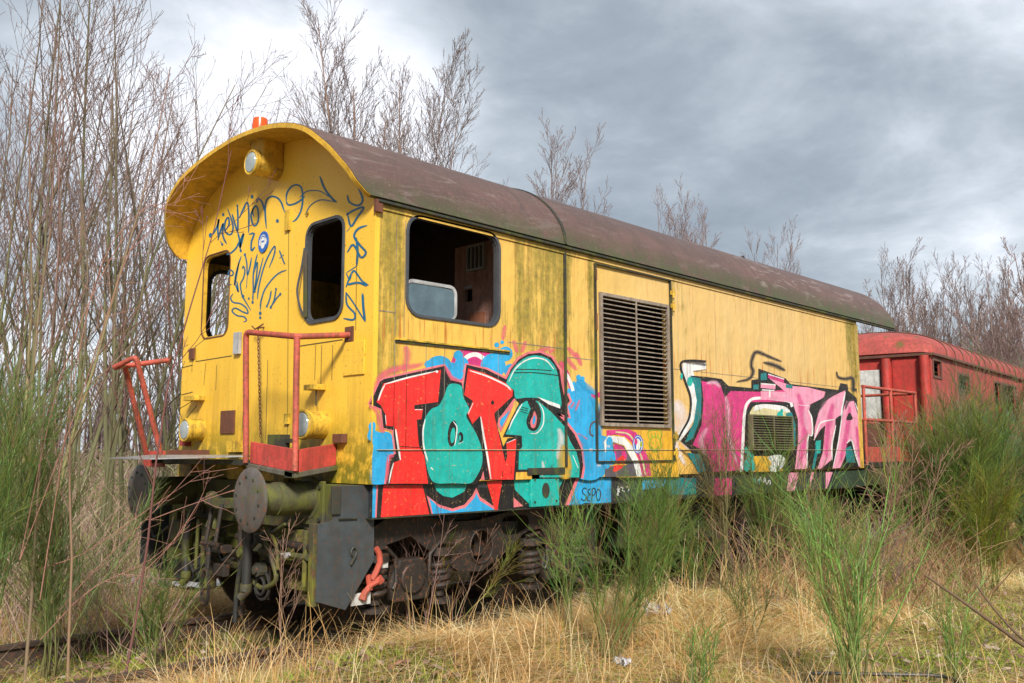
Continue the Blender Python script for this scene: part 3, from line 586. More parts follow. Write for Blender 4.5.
# right-hand piece
cv.mist('mist_white', [(20, 250), (45, 330), (60, 400), (90, 470)], 40, E1, 'mist'); cv.mist('mist_dark', [(35, 460), (80, 500), (125, 560)], 6, E1, 'mist')
cv.poly('white', [(52, 98), (152, 98), (152, 125), (95, 132), (110, 180), (115, 260), (100, 340), (60, 405), (38, 432), (33, 400), (75, 340), (88, 270), (70, 190), (50, 130)], E1, 'ground')
cv.stroke('black', [(152, 92), (100, 88), (52, 92), (44, 118), (64, 180), (86, 250), (80, 330), (52, 385), (30, 425)], 9, E1, layer='rim'); cv.mist('mist_dark', [(60, 95), (120, 100), (155, 108)], 9, E1, 'mist')
cv.poly('black', [(690, 375.5), (707, 377), (721, 379), (728, 386), (751, 388), (751, 380), (758, 379), (758, 368.5), (785, 378.5), (790, 384), (838, 390), (840, 383), (847, 384.5), (848, 391), (856, 398), (859, 412), (866, 467.6), (800, 469.8), (741, 471.8), (700, 473), (690, 450), (680, 441), (696, 420), (700, 395)], PX, 'letter_shadow')
cv.poly('dteal', [(80, 155), (128, 165), (132, 230), (130, 330), (95, 420), (60, 440), (100, 345), (112, 260), (100, 190)], E1, 'letter_shadow')
cv.poly('dteal', [(70, 480), (130, 490), (150, 560), (120, 568)], E1, 'letter_shadow')
cv.poly('magenta', [(701, 381), (720, 385), (724, 398), (730, 391), (762, 392), (790, 389), (794, 402), (750, 402), (745, 412), (743, 470), (712, 472), (706, 452), (692, 445), (701, 425), (703, 400)], PX, 'letter')
cv.mist('mist_rose', [(150, 185), (190, 182), (215, 205)], 10, E1, 'mist'); cv.mist('mist_rose', [(235, 235), (245, 300), (250, 420), (290, 540)], 12, E1, 'mist'); cv.mist('mist_rose', [(160, 370), (130, 430), (150, 500)], 14, E1, 'mist')
cv.poly('teal', ell(82, 178, 12, 20), E1, 'letter_shadow'); cv.poly('teal', ell(47, 155, 5, 14), E1, 'letter_shadow')
# window surround
cv.poly('cream', [(340, 420), (338, 310), (352, 285), (400, 275), (500, 282), (510, 420)], E1, 'ground'); cv.poly('white', [(360, 280), (400, 272), (500, 280), (512, 310), (400, 290), (355, 305)], E1, 'ground')
cv.stroke('white', [(302, 562), (308, 450), (316, 310), (335, 262), (380, 248), (500, 260), (520, 285)], 12, E1, layer='highlight'); cv.stroke('black', [(326, 480), (328, 330), (345, 285), (390, 270), (480, 278), (515, 300)], 8, E1, layer='highlight')
cv.poly('yel', [(345, 496), (470, 496), (478, 560), (345, 564)], E1, 'ground'); cv.smooth('white', [(415, 500), (470, 490), (490, 520), (460, 560), (420, 556), (430, 525)], E1, 'ground')
for x, y, r in ((340, 500, 26), (325, 535, 24), (350, 540, 20), (322, 470, 12)): cv.poly('teal', ell(x, y, r*.6, r*1.1), E1, 'ground')
for x, y, r in ((78, 225, 13), (95, 240, 8), (388, 225, 8), (85, 205, 6)): cv.poly('teal', ell(x, y, r, r*1.5), E2, 'ground')
cv.poly('dteal', [(100, 215), (125, 210), (140, 260), (140, 345), (118, 345), (112, 260)], E2, 'letter_shadow')
LR = [[(130, 105), (190, 110), (260, 128), (255, 150), (200, 178), (195, 200), (207, 240), (205, 300), (188, 312), (185, 437), (138, 439), (150, 330), (150, 240), (135, 190), (128, 150)],
      [(245, 175), (290, 145), (340, 122), (322, 220), (300, 237), (300, 260), (284, 340), (285, 400), (242, 437), (228, 437), (250, 370), (260, 262), (240, 280), (214, 325), (218, 270), (232, 215), (245, 195)],
      [(345, 165), (375, 165), (395, 240), (405, 320), (412, 424), (395, 430), (380, 380), (368, 322), (345, 335), (340, 385), (320, 433), (290, 436), (310, 340), (325, 250), (335, 190)]]
cv.poly('rose', [(30, 70), (130, 105), (150, 175), (60, 160), (0, 160), (0, 125), (100, 128)], E2, 'letter')
for Pq in LR: cv.poly('rose', Pq, E2, 'letter')
for Pq, w in (([(150, 130), (165, 200), (175, 300), (160, 420)], 16), ([(290, 170), (280, 230), (268, 300), (262, 400)], 14), ([(360, 180), (345, 300), (318, 420)], 13), ([(385, 260), (392, 330), (400, 400)], 9)): cv.mist('mist_mag', Pq, w, E2, 'mist')
for Pq, w in (([(200, 140), (180, 220), (190, 290)], 12), ([(250, 180), (235, 240)], 10), ([(310, 140), (312, 200)], 10), ([(40, 130), (90, 145), (130, 140)], 10)): cv.mist('mist_rose', Pq if len(Pq) > 2 else [Pq[0], ((Pq[0][0]+Pq[1][0])/2, (Pq[0][1]+Pq[1][1])/2), Pq[1]], w, E2, 'mist')
cv.smooth('black', [(357, 212), (370, 235), (358, 242), (344, 238)], E2, 'letter_eye')
for P, w in (([(190, 200), (205, 235), (207, 300), (190, 312), (186, 435)], 6), ([(215, 322), (230, 275), (245, 250), (298, 238)], 6), ([(340, 128), (330, 180), (322, 225)], 6), ([(380, 172), (398, 240), (410, 420)], 4), ([(302, 262), (287, 340), (287, 402)], 5), ([(345, 335), (365, 322), (380, 375), (395, 425)], 5), ([(290, 435), (312, 330), (330, 200)], 4), ([(150, 180), (198, 185)], 4)): cv.stroke('white', P, w, E2, taper=.2, layer='highlight')
for P in ([(220, 325), (242, 325), (240, 375), (228, 378), (216, 438), (205, 438), (218, 370)], [(340, 355), (362, 345), (375, 380), (380, 412), (345, 412)]): cv.poly('dteal', P, E2, 'letter_shadow')
cv.poly('teal', [(222, 325), (242, 322), (240, 372), (226, 376)], E2, 'letter_shadow')
cv.mist('mist_dark', [(235, 200), (265, 150), (310, 128)], 12, E2, 'mist'); cv.mist('mist_dark', [(340, 200), (350, 170), (370, 160)], 6, E2, 'mist')
cv.poly('dteal', [(0, 55), (22, 50), (25, 80), (0, 82)], E2, 'ornament'); cv.poly('dteal', [(100, 98), (128, 100), (128, 115), (102, 112)], E2, 'ornament'); cv.poly('dteal', [(-30, 100), (-8, 98), (-8, 118), (-30, 118)], E2, 'ornament')
cv.poly('magenta', [(30, 55), (95, 75), (92, 92), (30, 72)], E2, 'ornament'); cv.poly('rose', [(0, 95), (60, 100), (58, 118), (0, 112)], E2, 'ornament'); cv.stroke('white', [(30, 57), (94, 77)], 4, E2, layer='ornament'); cv.stroke('white', [(0, 95), (60, 100)], 5, E2, layer='ornament'); cv.stroke('white', [(5, 120), (55, 123)], 5, E2, layer='ornament'); cv.stroke('white', [(36, 122), (36, 150)], 6, E2, layer='ornament')
for P, w, Z in (([(475, 92), (420, 70), (368, 50), (350, 75), (345, 110), (352, 135), (335, 165), (280, 178)], 8, E1), ([(305, 45), (312, 68), (340, 75), (368, 72), (374, 100), (372, 120), (388, 122), (396, 165)], 7, E2), ([(10, 8), (60, 22), (100, 42)], 9, E2)): cv.mist('mist_dark', P, w*1.3, Z, 'mist'); cv.stroke('black', P, w*.55, Z, layer='rim', taper=.2)
for (key, layer), mb in cv.bins.items():
    mt = M[key] if key in M and key.startswith('mist') else PAINT[key]
    nm = {'ground': 'graffiti_background', 'rim': 'graffiti_outline', 'letter_shadow': 'graffiti_shadow', 'letter': 'graffiti_letter', 'letter_eye': 'graffiti_detail', 'highlight': 'graffiti_highlight', 'mist': 'graffiti_overspray', 'flaked': 'flaked_paint', 'round_sticker': 'round_sticker', 'scribbled_face': 'scribbled_face', 'ornament': 'graffiti_ornament'}[layer]
    mb.build(nm, mt, side)
# ------------------------------------------------ sill frame under the body, painted too
sill = P_(MB().box((.05, .035, .925), (7.85, .16, 1.150)), 'sill_frame', spray('dark_sill_paint', (.03, .033, .038)), bevel=.004)
P_(MB().box((.03, .02, .915), (7.86, .17, .924)), 'sill_flange', 'trimdark', sill)
cs = Canvas(lambda u, v, w: (u, .035-w, v), lambda px, py: S(px, py, .035), .001); cs.step = .00025
zt, zb = 1.149, .926
def band_poly(key, xs):   # (px,py) quads, clipped to the sill by height
    P = []
    for px, py in xs: u, v = S(px, py, .035); P.append((u, min(max(v, zb), zt)))
    cs.k += 1; cs.bins.setdefault((key, 'x'), MB()).ext([P], cs.mapf, cs.base+cs.k*cs.step)
ca = lambda x, y: (360+x/3.794, 340+y/3.794)
cb = lambda x, y: (470+x/3.692, 330+y/3.692)
for key, Pl, Z in (('black', [(50, 560), (560, 560), (560, 670), (50, 690)], ca), ('black', [(75, 560), (400, 560), (400, 660), (75, 670)], cb), ('blue', [(48, 550), (62, 550), (56, 700), (45, 700)], ca), ('pink', [(62, 550), (68, 550), (62, 700), (56, 700)], ca),
                   ('red', [(88, 550), (236, 550), (262, 700), (78, 700)], ca)): band_poly(key, [Z(*p) for p in Pl])
u = lambda P, Z: [Z(*p) for p in P]
band_poly('teal', u([(278, 540), (410, 540), (395, 575), (350, 598), (315, 592), (290, 572)], ca))
band_poly('pink', u([(252, 590), (300, 625), (350, 640), (395, 625), (425, 590), (440, 560), (455, 595), (525, 700), (270, 700)], ca)); band_poly('blue', u([(262, 600), (300, 635), (350, 650), (400, 635), (432, 600), (440, 580), (455, 610), (510, 700), (275, 700)], ca))
band_poly('red', u([(60, 550), (118, 550), (100, 700), (90, 700)], cb)); band_poly('teal', u([(160, 540), (345, 540), (325, 590), (285, 630), (240, 655), (215, 640), (165, 590)], cb)); band_poly('pink', u([(160, 618), (195, 650), (160, 655)], cb))
band_poly('pink', u([(390, 545), (402, 545), (365, 700), (350, 700)], cb)); band_poly('blue', u([(402, 545), (520, 545), (520, 700), (365, 700)], cb))
band_poly('blue', u([(-5, 430), (130, 430), (155, 480), (170, 560), (165, 640), (-5, 640)], Cc))
band_poly('dteal', u([(345, 590), (460, 590), (460, 660), (345, 660)], E1)); band_poly('magenta', u([(190, 590), (262, 590), (262, 670), (180, 670)], E1))
band_poly('blue', u([(-120, 560), (-20, 560), (-20, 625), (-120, 640)], E1)); band_poly('dteal', u([(-20, 590), (110, 590), (110, 660), (-20, 660)], E1)); band_poly('teal', u([(350, 610), (440, 605), (440, 640), (350, 645)], E1))
for P in ([(115, 450), (155, 450), (138, 540), (105, 540)], [(203, 450), (215, 450), (200, 510), (196, 510)], [(262, 450), (290, 450), (268, 520), (262, 520)]): band_poly('rose', u(P, E2))
band_poly('dgreen', u([(295, 450), (430, 440), (430, 520), (290, 520)], E2)); band_poly('dgreen', u([(-100, 470), (100, 460), (100, 540), (-100, 540)], E2))
for P in ([(34, 508), (22, 500), (10, 514), (14, 530), (30, 545), (32, 562), (18, 572), (2, 560)], [(56, 505), (44, 512), (44, 530), (56, 536), (42, 548), (40, 568), (54, 575)], [(66, 505), (64, 580)], [(66, 505), (80, 502), (84, 520), (78, 538), (66, 542)], [(100, 505), (90, 525), (90, 555), (102, 572), (112, 550), (112, 520), (100, 505)], [(15, 588), (60, 590), (85, 592)]): cs.stroke('black', P, 5, Cc)
for P in ([(212, 490), (212, 545)], [(205, 505), (222, 525)], [(222, 500), (205, 540)], [(225, 495), (240, 500), (235, 515), (250, 520)], [(262, 490), (275, 510), (268, 525)]): cs.stroke('white', P, 5, Cc, sm=False)
for i, (x, y) in enumerate([(60, 620), (75, 650), (350, 605), (375, 600), (395, 610), (430, 480)]): cs.stroke('teal' if i < 3 else 'white', [(x, y), (x+8, y-14), (x+14, y+6), (x+26, y-12), (x+30, y+8)], 4, E1)
for (key, _), mb in cs.bins.items(): mb.build('graffiti_patch', PAINT[key], sill)
# step pocket in the sill
bxp = MB().box((1.60, .0, .93), (1.94, .032, 1.20)); st = P_(bxp, 'step_bracket', PAINT['teal'], bevel=.006)
P_(MB().box((1.55, -.012, 1.19), (2.0, .03, 1.245)), 'notch_shade_bar', 'trimdark', st)  # solid dark bar drawn as the shade in a notch
q = MB()
q.ext([ell(1.77, 1.06, .045, .062)], sidef, -.004, -.001); P_(q, 'hole_shade_disc', 'trimdark', st)  # raised dark disc imitates the shade inside a hole
q = MB()
for xx, zz in ((1.64, 1.15), (1.90, 1.15), (1.64, .97), (1.90, .97)): q.tube([(xx, -.006, zz), (xx, .001, zz)], .010, 8)
P_(q, 'bolts', 'trimdark', st)
# ------------------------------------------------ front: tags, seams, lamps, doors
cf = Canvas(lambda u, v, w: (-w, u, v), lambda px, py: FR(px, py), .0006); cf.step = .00003
T1 = zoomer(205, 170, 6.83); T2 = zoomer(215, 240, 6.83); T3 = zoomer(300, 170, 4.01)
tw = 12.5
for P in ([(38, 445), (60, 430), (85, 380), (95, 335), (88, 400), (92, 480)], [(88, 480), (105, 420), (125, 365), (120, 430), (130, 470), (148, 505)], [(105, 485), (118, 510)], [(140, 415), (165, 370), (160, 325), (140, 350), (135, 410), (160, 440), (185, 430), (190, 370), (155, 265)], [(185, 300), (200, 350), (222, 420), (225, 330), (222, 240)],
          [(222, 420), (235, 470), (240, 530), (265, 435), (245, 480), (240, 560)], [(235, 330), (265, 260), (290, 222), (300, 300), (298, 430)], [(300, 440), (335, 435), (318, 490), (318, 550), (342, 525)], [(330, 260), (315, 310), (325, 365), (345, 380), (365, 340), (362, 270), (345, 245), (325, 280), (335, 320)], [(355, 225), (362, 195), (390, 220), (410, 290)],
          [(420, 400), (412, 300), (418, 215), (450, 182), (490, 188), (520, 220), (545, 290)], [(555, 215), (560, 160), (590, 115), (630, 102), (660, 125), (668, 200), (655, 280), (625, 335), (597, 355)], [(555, 215), (570, 238), (610, 232), (650, 210), (683, 178)], [(148, 578), (180, 565), (215, 530), (238, 480)]): cf.stroke('tag', P, tw, T1, taper=.1)
for x, y, r in ((38, 446, 14), (322, 182, 12), (125, 305, 10), (495, 348, 12), (118, 508, 9), (245, 552, 9), (318, 546, 8), (222, 245, 8)): cf.poly('tag', ell(x, y, r*.85, r*1.15), T1)
for P in ([(100, 245), (92, 225), (105, 205), (125, 220), (120, 240), (100, 245)], [(90, 300), (115, 305)], [(102, 300), (105, 310)], [(180, 110), (160, 170), (140, 250), (135, 310), (150, 230), (165, 150)], [(140, 300), (160, 355), (150, 280)], [(205, 95), (218, 160), (222, 240), (240, 180), (250, 120)], [(222, 240), (215, 330)], [(185, 200), (195, 180), (205, 210), (195, 260), (175, 300), (180, 350), (192, 390), (245, 480)], [(290, 95), (275, 160), (262, 240), (262, 340), (258, 430)], [(262, 240), (290, 150), (285, 240), (270, 350), (290, 280), (330, 120)],
          [(290, 405), (300, 320), (330, 200), (365, 110), (408, 42), (405, 100), (370, 190)], [(440, 70), (455, 110), (476, 165)], [(440, 125), (472, 100)], [(310, 480), (315, 420), (340, 340), (390, 270), (440, 225), (490, 205)], [(125, 365), (108, 395), (125, 425), (175, 435), (215, 465), (225, 500), (190, 490), (140, 465), (118, 485), (150, 515), (200, 525), (215, 550), (195, 560)],
          [(355, 455), (375, 400), (385, 345)], [(382, 460), (405, 410), (418, 335)], [(395, 440), (420, 400), (447, 370)]): cf.stroke('tag', P, tw*.8, T2, taper=.1)
for x, y, r in ((192, 385, 11), (258, 425, 9), (310, 500, 11), (310, 530, 9), (355, 452, 8), (382, 460, 9), (447, 370, 9), (418, 335, 8), (205, 100, 9), (232, 400, 7), (476, 160, 6), (272, 350, 9)): cf.poly('tag', ell(x, y, r*.85, r*1.2), T2)
for P, w in (([(80, 25), (100, 75), (130, 115), (148, 130)], 6), ([(0, 110), (30, 85), (80, 85), (125, 112)], 3), ([(20, 180), (45, 140), (85, 120), (140, 128)], 3), ([(190, 100), (200, 130), (235, 142), (252, 118), (232, 65)], 5.5), ([(186, 180), (220, 160), (256, 150), (230, 190), (205, 225), (190, 170)], 5.5), ([(188, 248), (212, 215)], 3),
             ([(270, 222), (235, 235), (218, 265), (240, 300), (265, 330), (245, 350), (215, 300), (190, 330)], 6), ([(225, 270), (232, 320), (228, 385)], 6.5), ([(228, 385), (190, 410)], 5), ([(185, 470), (205, 420), (220, 405), (250, 445), (276, 462)], 5), ([(190, 460), (235, 452), (270, 465)], 6), ([(185, 410), (200, 440), (210, 405)], 3), ([(252, 495), (255, 550), (262, 608)], 7), ([(262, 608), (220, 540), (185, 490)], 4), ([(185, 490), (190, 540), (220, 575), (215, 600), (175, 595)], 5)): cf.stroke('tag', P, w*1.45, T3, taper=.1)
for (key, _), mb in cf.bins.items(): mb.build('graffiti_tag', PAINT[key], fwall)
# ear-protection sign
sy, sz = FR(264, 242); q = MB(); q.ext([ell(sy, sz, .080, .090, 28)], frontf, -.010, -.001); sg = P_(q, 'safety_sign', PAINT['sblue'])
q = MB()
q.ext([ell(sy, sz-.008, .036, .050, 18)], frontf, -.0115, -.0105); q.ext([ell(sy+.045, sz, .014, .028, 12)], frontf, -.0115, -.0105); q.ext([ell(sy-.045, sz, .014, .028, 12)], frontf, -.0115, -.0105)
V, F = stroke2d([(sy-.04, sz+.012), (sy-.03, sz+.045), (sy, sz+.056), (sy+.03, sz+.045), (sy+.04, sz+.012)], .009); q.add([(-.0113, a, b) for a, b in V], F)
P_(q, 'sign_pictogram', PAINT['white'], sg); q = MB(); q.ext([rect(sy-.02, sz-.005, sy+.02, sz+.01)], frontf, -.0125, -.0116); P_(q, 'sign_glasses', PAINT['sblue'], sg)
# seams on the front
q = MB()
def fl(a, b, w=.006, x=-.003):
    (y0, z0), (y1, z1) = FR(*a), FR(*b); V, F = stroke2d([(y0, z0), (y1, z1)], w, sm=False); q.add([(x, u_, v_) for u_, v_ in V], F)
for a, b in (((289, 222), (287.5, 445)), ((246, 352), (241, 462)), ((196, 361.5), (232, 355.7)), ((300, 346), (343, 339.5)), ((196, 345), (196, 361)), ((193, 350), (192, 372)), ((181, 368), (193, 365)), ((181, 395), (193, 392)), ((217, 365), (216, 390)), ((206, 363), (204, 385)), ((322, 345), (321, 385)), ((333, 345), (332, 380)), ((316, 345), (315, 380)), ((268, 360), (266, 440)), ((357, 250), (356, 330))): fl(a, b)
P_(q, 'panel_seam', 'trimdark', fwall)
def fbox(a, b, d0, d1, name, mat, parent=None, **k):
    (y0, z0), (y1, z1) = FR(*a), FR(*b); return P_(MB().box((-d0, y0, z0), (-d1, y1, z1)), name, mat, parent or fwall, **k)
fbox((345, 343), (365, 374), .001, .012, 'cover_panel', 'front', bevel=.003)
fbox((222, 411), (235, 433.5), .001, .014, 'brown_cover', 'rusty', bevel=.003)
fbox((236.5, 333), (241.5, 354), .001, .03, 'socket_box', 'alu', bevel=.004)
for (a, b) in (((287, 211), (291, 230)), ((286, 414), (290, 424)), ((307.5, 212.5), (309, 214))): fbox(a, b, .001, .02, 'door_hinge', 'yellow')
fbox((338, 434), (347.5, 443), .001, .05, 'red_box', 'rusty', bevel=.004)
fbox((194, 396.5), (205, 400.5), .001, .10, 'lamp_bracket', 'yellow', bevel=.004); fbox((315, 385.5), (326, 390), .001, .10, 'lamp_bracket', 'yellow', bevel=.004)
fbox((233, 441), (243, 452), .001, .06, 'step_iron', 'yellow'); fbox((191, 349), (195, 359), .001, .02, 'lock_plate', 'rusty'); fbox((186, 440), (191, 446), .001, .06, 'red_bolt', 'redbox')
q = MB(); y0, z0 = FR(200, 400); q.tube([(-.02, y0+.08, z0), (-.10, y0+.2, z0-.08), (-.10, y0+.1, z0-.20), (-.05, y0-.05, z0-.05)], .004, 5); y0, z0 = FR(322, 390); q.tube([(-.05, y0, z0), (-.06, y0-.02, z0-.12)], .005, 5); P_(q, 'lamp_cable', 'trimdark', fwall)
def lamp(name, c, r, dep, ang=0, mat='yellow', x0=0):
    y, z = c; d = Vector((-math.cos(ang), -math.sin(ang), 0)); base = Vector((x0, y, z))
    b = P_(MB().tube([base, base+d*(dep-.03), base+d*(dep-.028), base+d*dep], [r*.93, r*.93, r, r], 28), name, mat, smooth=True)
    q = MB(); q.loop([base+d*dep+Vector((0, 0, 0))+(Vector((math.sin(ang), -math.cos(ang), 0))*math.cos(a)+Vector((0, 0, 1))*math.sin(a))*r*.90 for a in np.linspace(0, 2*pi, 28, endpoint=False)], r*.11, 8)
    P_(q, 'lamp_rim', mat, b, smooth=True)
    t = base+d*(dep+.002); P_(MB().tube([t, t+d*.010, t+d*.016], [r*.80, r*.74, r*.35], 24), 'lamp_lens', 'lens', b, smooth=True); return b
y, z = FR(304.6, 424.5, -.15); lamp('headlamp', (y, z), .112, .17, .0, x0=0)
y, z = FR(187, 430, -.13); lamp('headlamp', (y, z), .105, .15, 0)
y, z = FR(253.5, 163, -.22); tl = lamp('roof_headlamp', (y, z), .105, .24, 0)
P_(MB().box((-.20, y-.10, z-.03), (-.002, y+.10, z+.22)), 'lamp_housing', 'lining', tl, bevel=.02)
# right-hand gangway rail, bent
RR = .022
def pipe(P, name='handrail', mat='red', parent=wag, r=RR): return P_(MB().tube(P, r, 10), name, mat, parent, smooth=True)
def bend(P, k=.06):
    out = [Vector(P[0])]
    for i in range(1, len(P)-1):
        a, b, c = Vector(P[i-1]), Vector(P[i]), Vector(P[i+1]); u_ = (a-b).normalized(); w_ = (c-b).normalized()
        for t in (0, .33, .66, 1): out.append((b+u_*k*(1-t)**2)+(w_*k*t*t))
    out.append(Vector(P[-1])); return out
yA, zA = FR(297, 336.6, -.4); yA2, zA2 = FR(295, 471, -.4); yB, zB = FR(246, 332, -.4); yB2, zB2 = FR(246, 463, -.4); yw, zw = FR(350, 335, 0)
near = P_(MB().tube(bend([(-.4, yB2, zB2), (-.4, yB, zB), (-.4, yA, zA), (0, yw, zw)], .05), RR, 10), 'handrail', 'red', smooth=True)
pipe([(-.4, yA2, zA2), (-.4, yA, zA)], 'rail_post', parent=near)
P_(MB().box((-.012, yw-.05, zw-.05), (-.001, yw+.05, zw+.06)), 'rail_socket', 'rusty', near)
yk0, zk0 = FR(248.5, 441.6, -.4); yk1, zk1 = FR(294, 449.5, -.4); yk2, zk2 = FR(337, 443.5, 0)
kb = MB(); h = .155
kb.hexa([(-.385, yk0, zk0-h), (-.385, yk1, zk1-h), (-.365, yk1, zk1-h), (-.365, yk0, zk0-h), (-.385, yk0, zk0), (-.385, yk1, zk1), (-.365, yk1, zk1), (-.365, yk0, zk0)])
kb.hexa([(-.363, yk1-.012, zk1-h), (-.003, yk2, zk2-h), (-.003, yk2+.02, zk2-h), (-.363, yk1+.01, zk1-h), (-.363, yk1-.012, zk1), (-.003, yk2, zk2), (-.003, yk2+.02, zk2), (-.363, yk1+.01, zk1)])
P_(kb, 'kick_plate', 'redbox', near, bevel=.003)
P_(MB().hexa([(-.40, yk0+.02, zk0-h-.035), (-.40, yk1-.02, zk1-h-.04), (-.003, yk2-.02, zk2-h-.035), (-.003, yk0+.02, zk0-h-.03), (-.40, yk0+.02, zk0-h-.002), (-.40, yk1-.02, zk1-h-.002), (-.003, yk2-.02, zk2-h-.002), (-.003, yk0+.02, zk0-h-.002)]), 'step_board', 'plank', near, bevel=.004)
P_(MB().box((-.36, .62, 1.385), (-.26, .76, 1.50)).box((-.30, .55, 1.44), (-.24, .85, 1.47)), 'step_lock', 'trimdark', near)
# chain
y0, z0 = FR(258, 329, -.06); y1, z1 = FR(260.6, 437, -.06); nl = 30; q = MB()
for i in range(nl):
    t = (i+.5)/nl; cy, cz = y0+(y1-y0)*t, z0+(z1-z0)*t; hh = abs(z1-z0)/nl*.72
    q.loop([(-.06+(.009*math.cos(a) if i % 2 else 0), cy+(0 if i % 2 else .009*math.cos(a)), cz+hh*math.sin(a)) for a in np.linspace(0, 2*pi, 8, endpoint=False)], .0032, 5)
q.tube([(-.0, y0+.01, z0+.02), (-.06, y0, z0+.01)], .008, 6); q.tube([(-.07, y0-.10, z0+.03), (-.07, y0+.03, z0+.0), (-.07, y0+.08, z0+.03)], .006, 6)
P_(q, 'barrier_chain', 'rusty')
# left-hand rail, leaning forward
X1 = -.72
a0 = (-.4, *FR(147, 456, -.4)); a1 = (X1, *FR(125, 367, X1)); b0 = (-.4, *FR(161.5, 456, -.4)); b1 = (X1, *FR(136, 356.5, X1)); c1 = (X1-.1, *FR(114, 367.5, X1-.1)); d1 = (-.40, *FR(169, 360, -.4))
far = P_(MB().tube(bend([b0, b1, c1], .04), RR, 10), 'handrail', 'red', smooth=True)
pipe([a0, a1], 'rail_post', parent=far); pipe([c1, d1], 'rail_bar', parent=far); q = MB(); q.tube([(d1[0]-.01, d1[1]+.01, d1[2]-.035), (d1[0]+.01, d1[1]-.01, d1[2]+.035)], .02, 8); P_(q, 'rail_joint', 'rusty', far)
(yl0, zl0), (yl1, zl1) = FR(143.5, 451, -.4), FR(163, 467, -.4); P_(MB().box((-.40, yl0, zl0), (-.38, yl1, zl1)), 'kick_plate', 'redbox', far, bevel=.003)
P_(MB().box((-.379, yl1-.02, zl0-.11), (-.003, yl1+.0, zl0+.01)), 'side_plate', 'rusty', far)
# buffer-beam footplate, almost edge-on
P_(MB().hexa([(-.95, 1.35, 1.322), (-.95, 2.1, 1.322), (-.42, 2.55, 1.342), (-.10, 1.02, 1.345), (-.95, 1.35, 1.330), (-.95, 2.1, 1.330), (-.42, 2.55, 1.350), (-.10, 1.02, 1.353)]), 'footplate', 'sheet')
P_(MB().box((-.40, .95, 1.28), (-.02, 2.6, 1.315)).box((-.40, .35, 1.2), (-.35, .45, 1.25)), 'footplate_bearer', 'trimdark')
P_(MB().ext([[(1.02, 1.15), (1.9, 1.15), (1.9, 1.30), (1.75, 1.30), (1.6, 1.22), (1.3, 1.22), (1.15, 1.30), (1.02, 1.30)]], frontf, -.02, -.06), 'gangway_arch', 'yellow')
(ya, za), (yb, zb_) = FR(179, 463, -.15), FR(191, 478, -.15); P_(MB().box((-.15, ya, za), (-.05, yb, zb_)), 'lamp_iron', 'yellow', bevel=.004)
# headstock and buffers
P_(MB().box((-.10, .12, .82), (.0, W-.12, 1.148)), 'headstock', 'moss', bevel=.006)
def buffer(yc, yoff=0):
    z = 1.05
    b = P_(MB().tube([(-.10, yc, z), (-.13, yc, z), (-.131, yc, z), (-.40, yc, z), (-.401, yc, z), (-.58, yc, z)], [.15, .15, .118, .118, .108, .108], 28), 'buffer', 'buffer', smooth=True)
    pts = [(0, .0), (.012, .10), (.0, .16), (-.012, .205), (-.006, .222)]
    V = []; F = []; q = [(-.612, .0001), (-.611, .10), (-.606, .16), (-.597, .21), (-.588, .222), (-.578, .222), (-.575, .10)]
    for x, r in q:
        for k in range(40): a = 2*pi*k/40; V.append((x, yc+r*math.cos(a), z+r*math.sin(a)))
    for i in range(len(q)-1):
        for k in range(40): F.append((i*40+k, i*40+(k+1) % 40, (i+1)*40+(k+1) % 40, (i+1)*40+k))
    P_(MB().add(V, F), 'buffer_plate', 'disc', b, smooth=True)
    q = MB()
    for k in range(10): a = 2*pi*(k+.3)/10; q.tube([(-.612, yc+.155*math.cos(a), z+.155*math.sin(a)), (-.604, yc+.155*math.cos(a), z+.155*math.sin(a))], .011, 8)
    P_(q, 'plate_rivets', 'trimdark', b)
    P_(MB().box((-.125, yc-.19, z-.19), (-.1005, yc+.19, z+.12)), 'buffer_flange', 'moss', b, bevel=.005)
    q = MB()
    for sy_ in (-.155, .155):
        for sz_ in (-.15, .08): q.tube([(-.14, yc+sy_, z+sz_), (-.126, yc+sy_, z+sz_)], .016, 6)
    P_(q, 'flange_bolts', 'trimdark', b)
buffer(.575); buffer(2.375)
# corner plates
cp = [(.10, 1.148), (.11, .63), (-.12, .32), (-.35, .40), (-.35, .90), (-.24, .92), (-.24, 1.148)]
for y in (.09, W-.10):
    c = P_(MB().ext([cp], sidef, y, y+.012), 'corner_plate', 'plate', bevel=.002)
    if y < 1:
        q = MB(); q.loop([(-.07+.022*math.cos(a), y-.012, .70+.03*math.sin(a)) for a in np.linspace(0, 2*pi, 10, endpoint=False)], .006, 5); q.tube([(-.1, y-.02, .62), (-.06, y-.02, .68)], .008, 6); q.tube([(-.2, y-.014, .93), (-.05, y-.012, .925)], .006, 6)
        P_(q, 'plate_hook', 'trimdark', c); P_(MB().box((-.26, y-.02, .96), (-.19, y-.001, 1.147)), 'plate_stiffener', 'trimdark', c, bevel=.003)
P_(MB().box((-.352, .14, .36), (-.30, .20, .90)), 'mossy_post', 'mossy2', bevel=.004)
